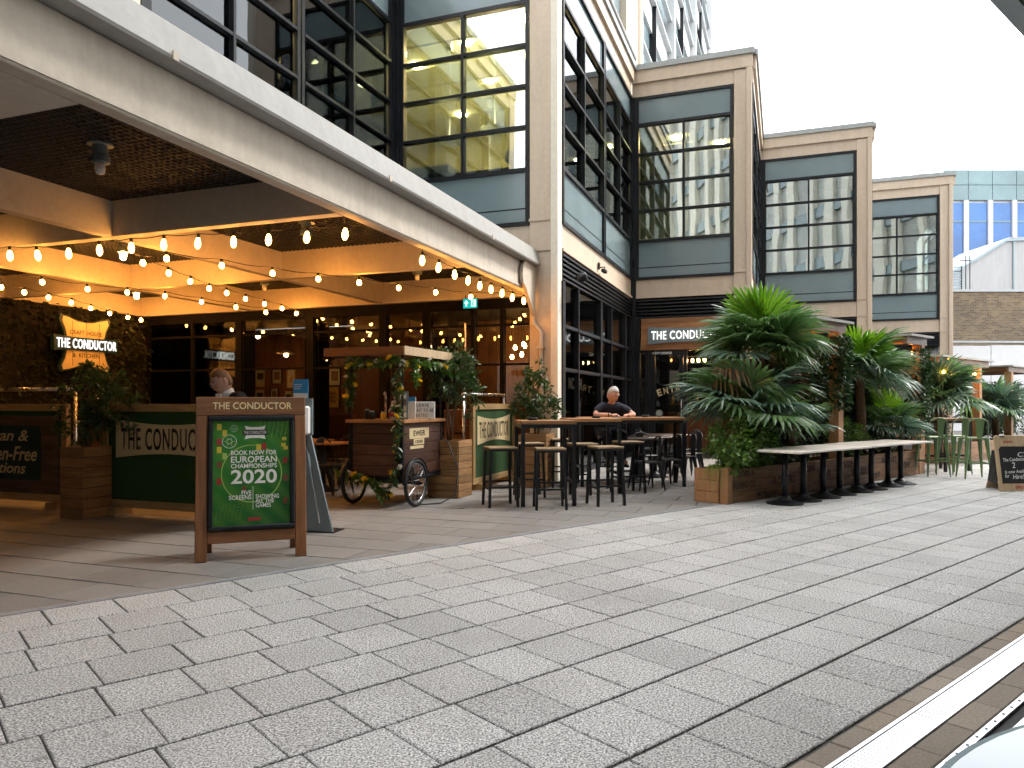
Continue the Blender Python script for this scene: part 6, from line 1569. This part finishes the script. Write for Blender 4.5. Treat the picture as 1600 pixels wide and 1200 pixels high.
def climber(label, u, n, z0, z1, cnt, seed):
    x, y = un(u, n); t = thing('climbing_ivy', label, 'ivy', (x, y, z0), AU, 'ivy climbing the timber posts')
    rg_ = random.Random(seed); mb = MB(); H = z1-z0
    MB().tube([(-.10, -.10, 0), (-.11, -.06, H*.3), (-.095, -.105, H*.6), (-.12, -.09, H)], .008, 5).build('vine_stem', M['trunk'], t)
    for k in range(cnt):
        z = H*rg_.random()**.8; a = rg_.choice((-1, -1, 1)); s_ = .10+rg_.uniform(0, .13)*math.sin(z*4+seed)**2
        p = (a*s_ if rg_.random() < .7 else rg_.uniform(-.12, .12)*.6, -.10-rg_.uniform(0, .05), z) if rg_.random() < .6 else (a*(s_+.02), rg_.uniform(-.1, .15), z)
        leaf(mb, p, rg_.uniform(.06, .11), Vector((a*rg_.uniform(0, 1), rg_.uniform(-1, .1), rg_.uniform(-.9, .3))), .62, rnd=rg_)
    stuff(mb.build('ivy_leaves', M['ivy'], t))
climber('ivy climbing the upper half of the first timber post', 11.85, 5.66, 1.25, 2.45, 800, 51)
climber('ivy with a few sprigs climbing the second timber post', 15.22, 5.66, 1.0, 2.4, 850, 53)
# festoon bulbs under the pergolas
def small_string(label, pts, nb):
    c = Vector(pts[0]); t = thing('string_light', label, 'string light', tuple(c), 0, 'festoons under the pergolas')
    P = [Vector(p) for p in pts]; path = []
    for a, b in zip(P[:-1], P[1:]):
        for s in range(6): q = a.lerp(b, s/6); q.z -= .10*math.sin(math.pi*s/6); path.append(q-c)
    path.append(P[-1]-c); MB().tube(path, .005, 5).build('cable', M['rubber'], t)
    for k in range(nb):
        q = path[int((k+.5)*len(path)/nb)]; b = link('bulb', round_me, t, (q.x, q.y, q.z-.01)); link('socket', sock_me, b)
small_string('festoon of bulbs hanging under the first pergola', [unz(10.6, 5.75, 2.45), unz(11.0, 6.3, 2.42), unz(11.7, 6.8, 2.45)], 7)
small_string('festoon of bulbs hanging under the far pergola', [unz(15.3, 5.65, 2.44), unz(14.7, 6.3, 2.42), unz(15.1, 6.8, 2.45)], 6)

# second planter and pergola further along the street
P2 = thing('far_planter', 'low timber planter with palms beyond the green chairs', 'planter', (0, 0, 0), AU)
for k in range(3): box('sleeper_board', M['sleeper'], P2, 18.0, 25.5, 5.98, 6.02, k*.15+.003, k*.15+.147, bevel=.004)
box('soil', M['soil'], P2, 18.02, 25.5, 6.02, 6.7, .05, .40); box('end_board', M['sleeper'], P2, 17.96, 18.0, 5.98, 6.72, 0, .45)
palm('fan palm under the far pergola behind the green chairs', 18.7, 6.5, .36, 1.12, crown(rg, 3, 10, 8)+[(-95, 58, 'mid', 0), (-70, 40, 'mid', 10), (-120, 40, 'blue', -10)], 17, 1.05)
palm('fan palm at the right edge behind the chalkboard', 23.0, 6.6, .36, .8, crown(rg, 2, 8, 6), 19, 1.0)
pergola('orange lit timber pergola beyond the green chairs', 18.2, 21.7, 6.3, 9.6, 2.42, [(18.4, 9.4), (20.9, 6.4), (20.9, 9.4), (18.75, 9.4)])
pergola('last timber pergola at the right edge', 23.2, 27.0, 6.3, 9.4, 2.36, [(23.4, 6.4), (26.6, 6.4), (23.4, 9.2), (26.6, 9.2)])
ivy_screen('leafy screen in shade behind the far palm', 18.3, 20.8, 7.1, .45, 1.7, 1500, 47)
ivy_screen('leafy screen at the right edge under the last pergola', 22.2, 26.5, 7.0, .45, 1.9, 2200, 49)
small_string('festoon of bulbs along the far pergola beam', [unz(18.2, 6.3, 2.2), unz(19.5, 6.4, 2.22), unz(20.8, 6.35, 2.2)], 4)
small_string('festoon of bulbs across the passage to the far pergola', [unz(16.0, 7.9, 2.3), unz(17.2, 8.0, 2.25), unz(18.3, 8.2, 2.3)], 7)

# green bar chairs and high table in the gap
GG = 'sage green metal bar chairs'
place(tolix(True), [(GP(1512, 745)[0]-.05, 13.3, R(168), 'front green metal bar chair, right of the pair', GG), (XP(1490, 14.2), 14.2, R(-168), 'rear green metal bar chair, left of the pair', GG), (XP(1459, 13.7), 13.75, R(-178), 'green metal bar chair partly behind the timber post', GG)])
bar_table('dark high table between the green metal chairs', XP(1478, 14.8), 14.9, .7, .7, R(20), 1.05)
# folding chalkboard at the right edge
cb = thing('chalkboard', 'plywood folding chalkboard with white handwriting at the right edge', 'sign board', (XP(1558, 11.35), 11.3, 0), R(4))
cbW, cbH = .66, .86
def cbt(o): o.rotation_euler = (R(-9), 0, 0); return o
cbt(MB().prism([(0, 0), (cbW, 0), (cbW, cbH-.05), (cbW-.05, cbH), (.03, cbH), (0, cbH-.03)], -.009, .009).build('front_board', M['ply'], cb, bevel=.004))
bf = cbt(MB().prism([(.06, .12), (cbW-.05, .12), (cbW-.05, cbH-.17), (.10, cbH-.17), (.06, cbH-.21)], -.011, -.0092).build('slate_face', M['chalkbd'], cb))
for (s_, x, z, w, h) in (('C2', .40, .60-.035, .15, .07), ('The Conductor', .26, .49, .36, .055), ('2', .24, .40, .05, .085), ('Is now Available', .29, .305, .40, .05), ('for', .12, .235, .07, .05), ('Hire!!', .31, .225, .20, .07)):
    text('chalk_lettering', s_, w, h, M['chalk'], bf, (x+.03, -.0112, z), (0, R(-3), 0), t=.0006, shear=.12)
text('brand_print', 'APERITIVO', .16, .035, M['pred'], bf, (.22, -.0095, cbH-.10), t=.0006, bold=.03); text('brand_print', 'SPRITZ', .20, .05, M['pred'], bf, (.36, -.0095, .06), t=.0006, bold=.03)
rb_ = MB().prism([(0, 0), (cbW, 0), (cbW, cbH), (0, cbH)], -.009, .009).build('rear_board', M['ply'], cb, (0.19, .50, 0), (R(20), 0, 0)); rb_.location = (.17, .52, 0)
sf = MB().prism([(.02, .12), (cbW-.06, .12), (cbW-.06, cbH-.22), (.02, cbH-.22)], -.011, -.0092).build('rear_slate', M['chalkbd'], rb_)
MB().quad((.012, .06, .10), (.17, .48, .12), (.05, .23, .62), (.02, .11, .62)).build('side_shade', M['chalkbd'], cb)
box('hinge', M['steel'], cb, .1, .16, .10, .20, cbH-.03, cbH-.015)

# pale round table top at the near right corner
rt = thing('round_table', 'glossy pale blue round table top at the bottom right corner', 'table', (1.31, .55, 0))
M['pale_blue'] = plain('pale_blue_lacquer', (.42, .56, .62), .08, 0, .06, 2, spec=.8)
MB().lathe([(.86, .735), (.90, .742), (.90, .752), (.885, .757), (.70, .757)], 72).build('table_rim', M['pale_blue'], rt, smooth=False)
MB().lathe([(.70, .7575), (.70, .7585)], 64).build('table_centre', M['white'], rt); MB().ring(0, 0, .70, .706, 0, 64).build('inlay_line', M['steel'], rt, (0, 0, .7592), (R(-90), 0, 0))
MB().tube([(0, 0, .02), (0, 0, .735)], .06, 16).build('pedestal', M['galv'], rt, smooth=True); MB().lathe([(.32, 0), (.32, .015), (.08, .05)], 32).build('base', M['galv'], rt)
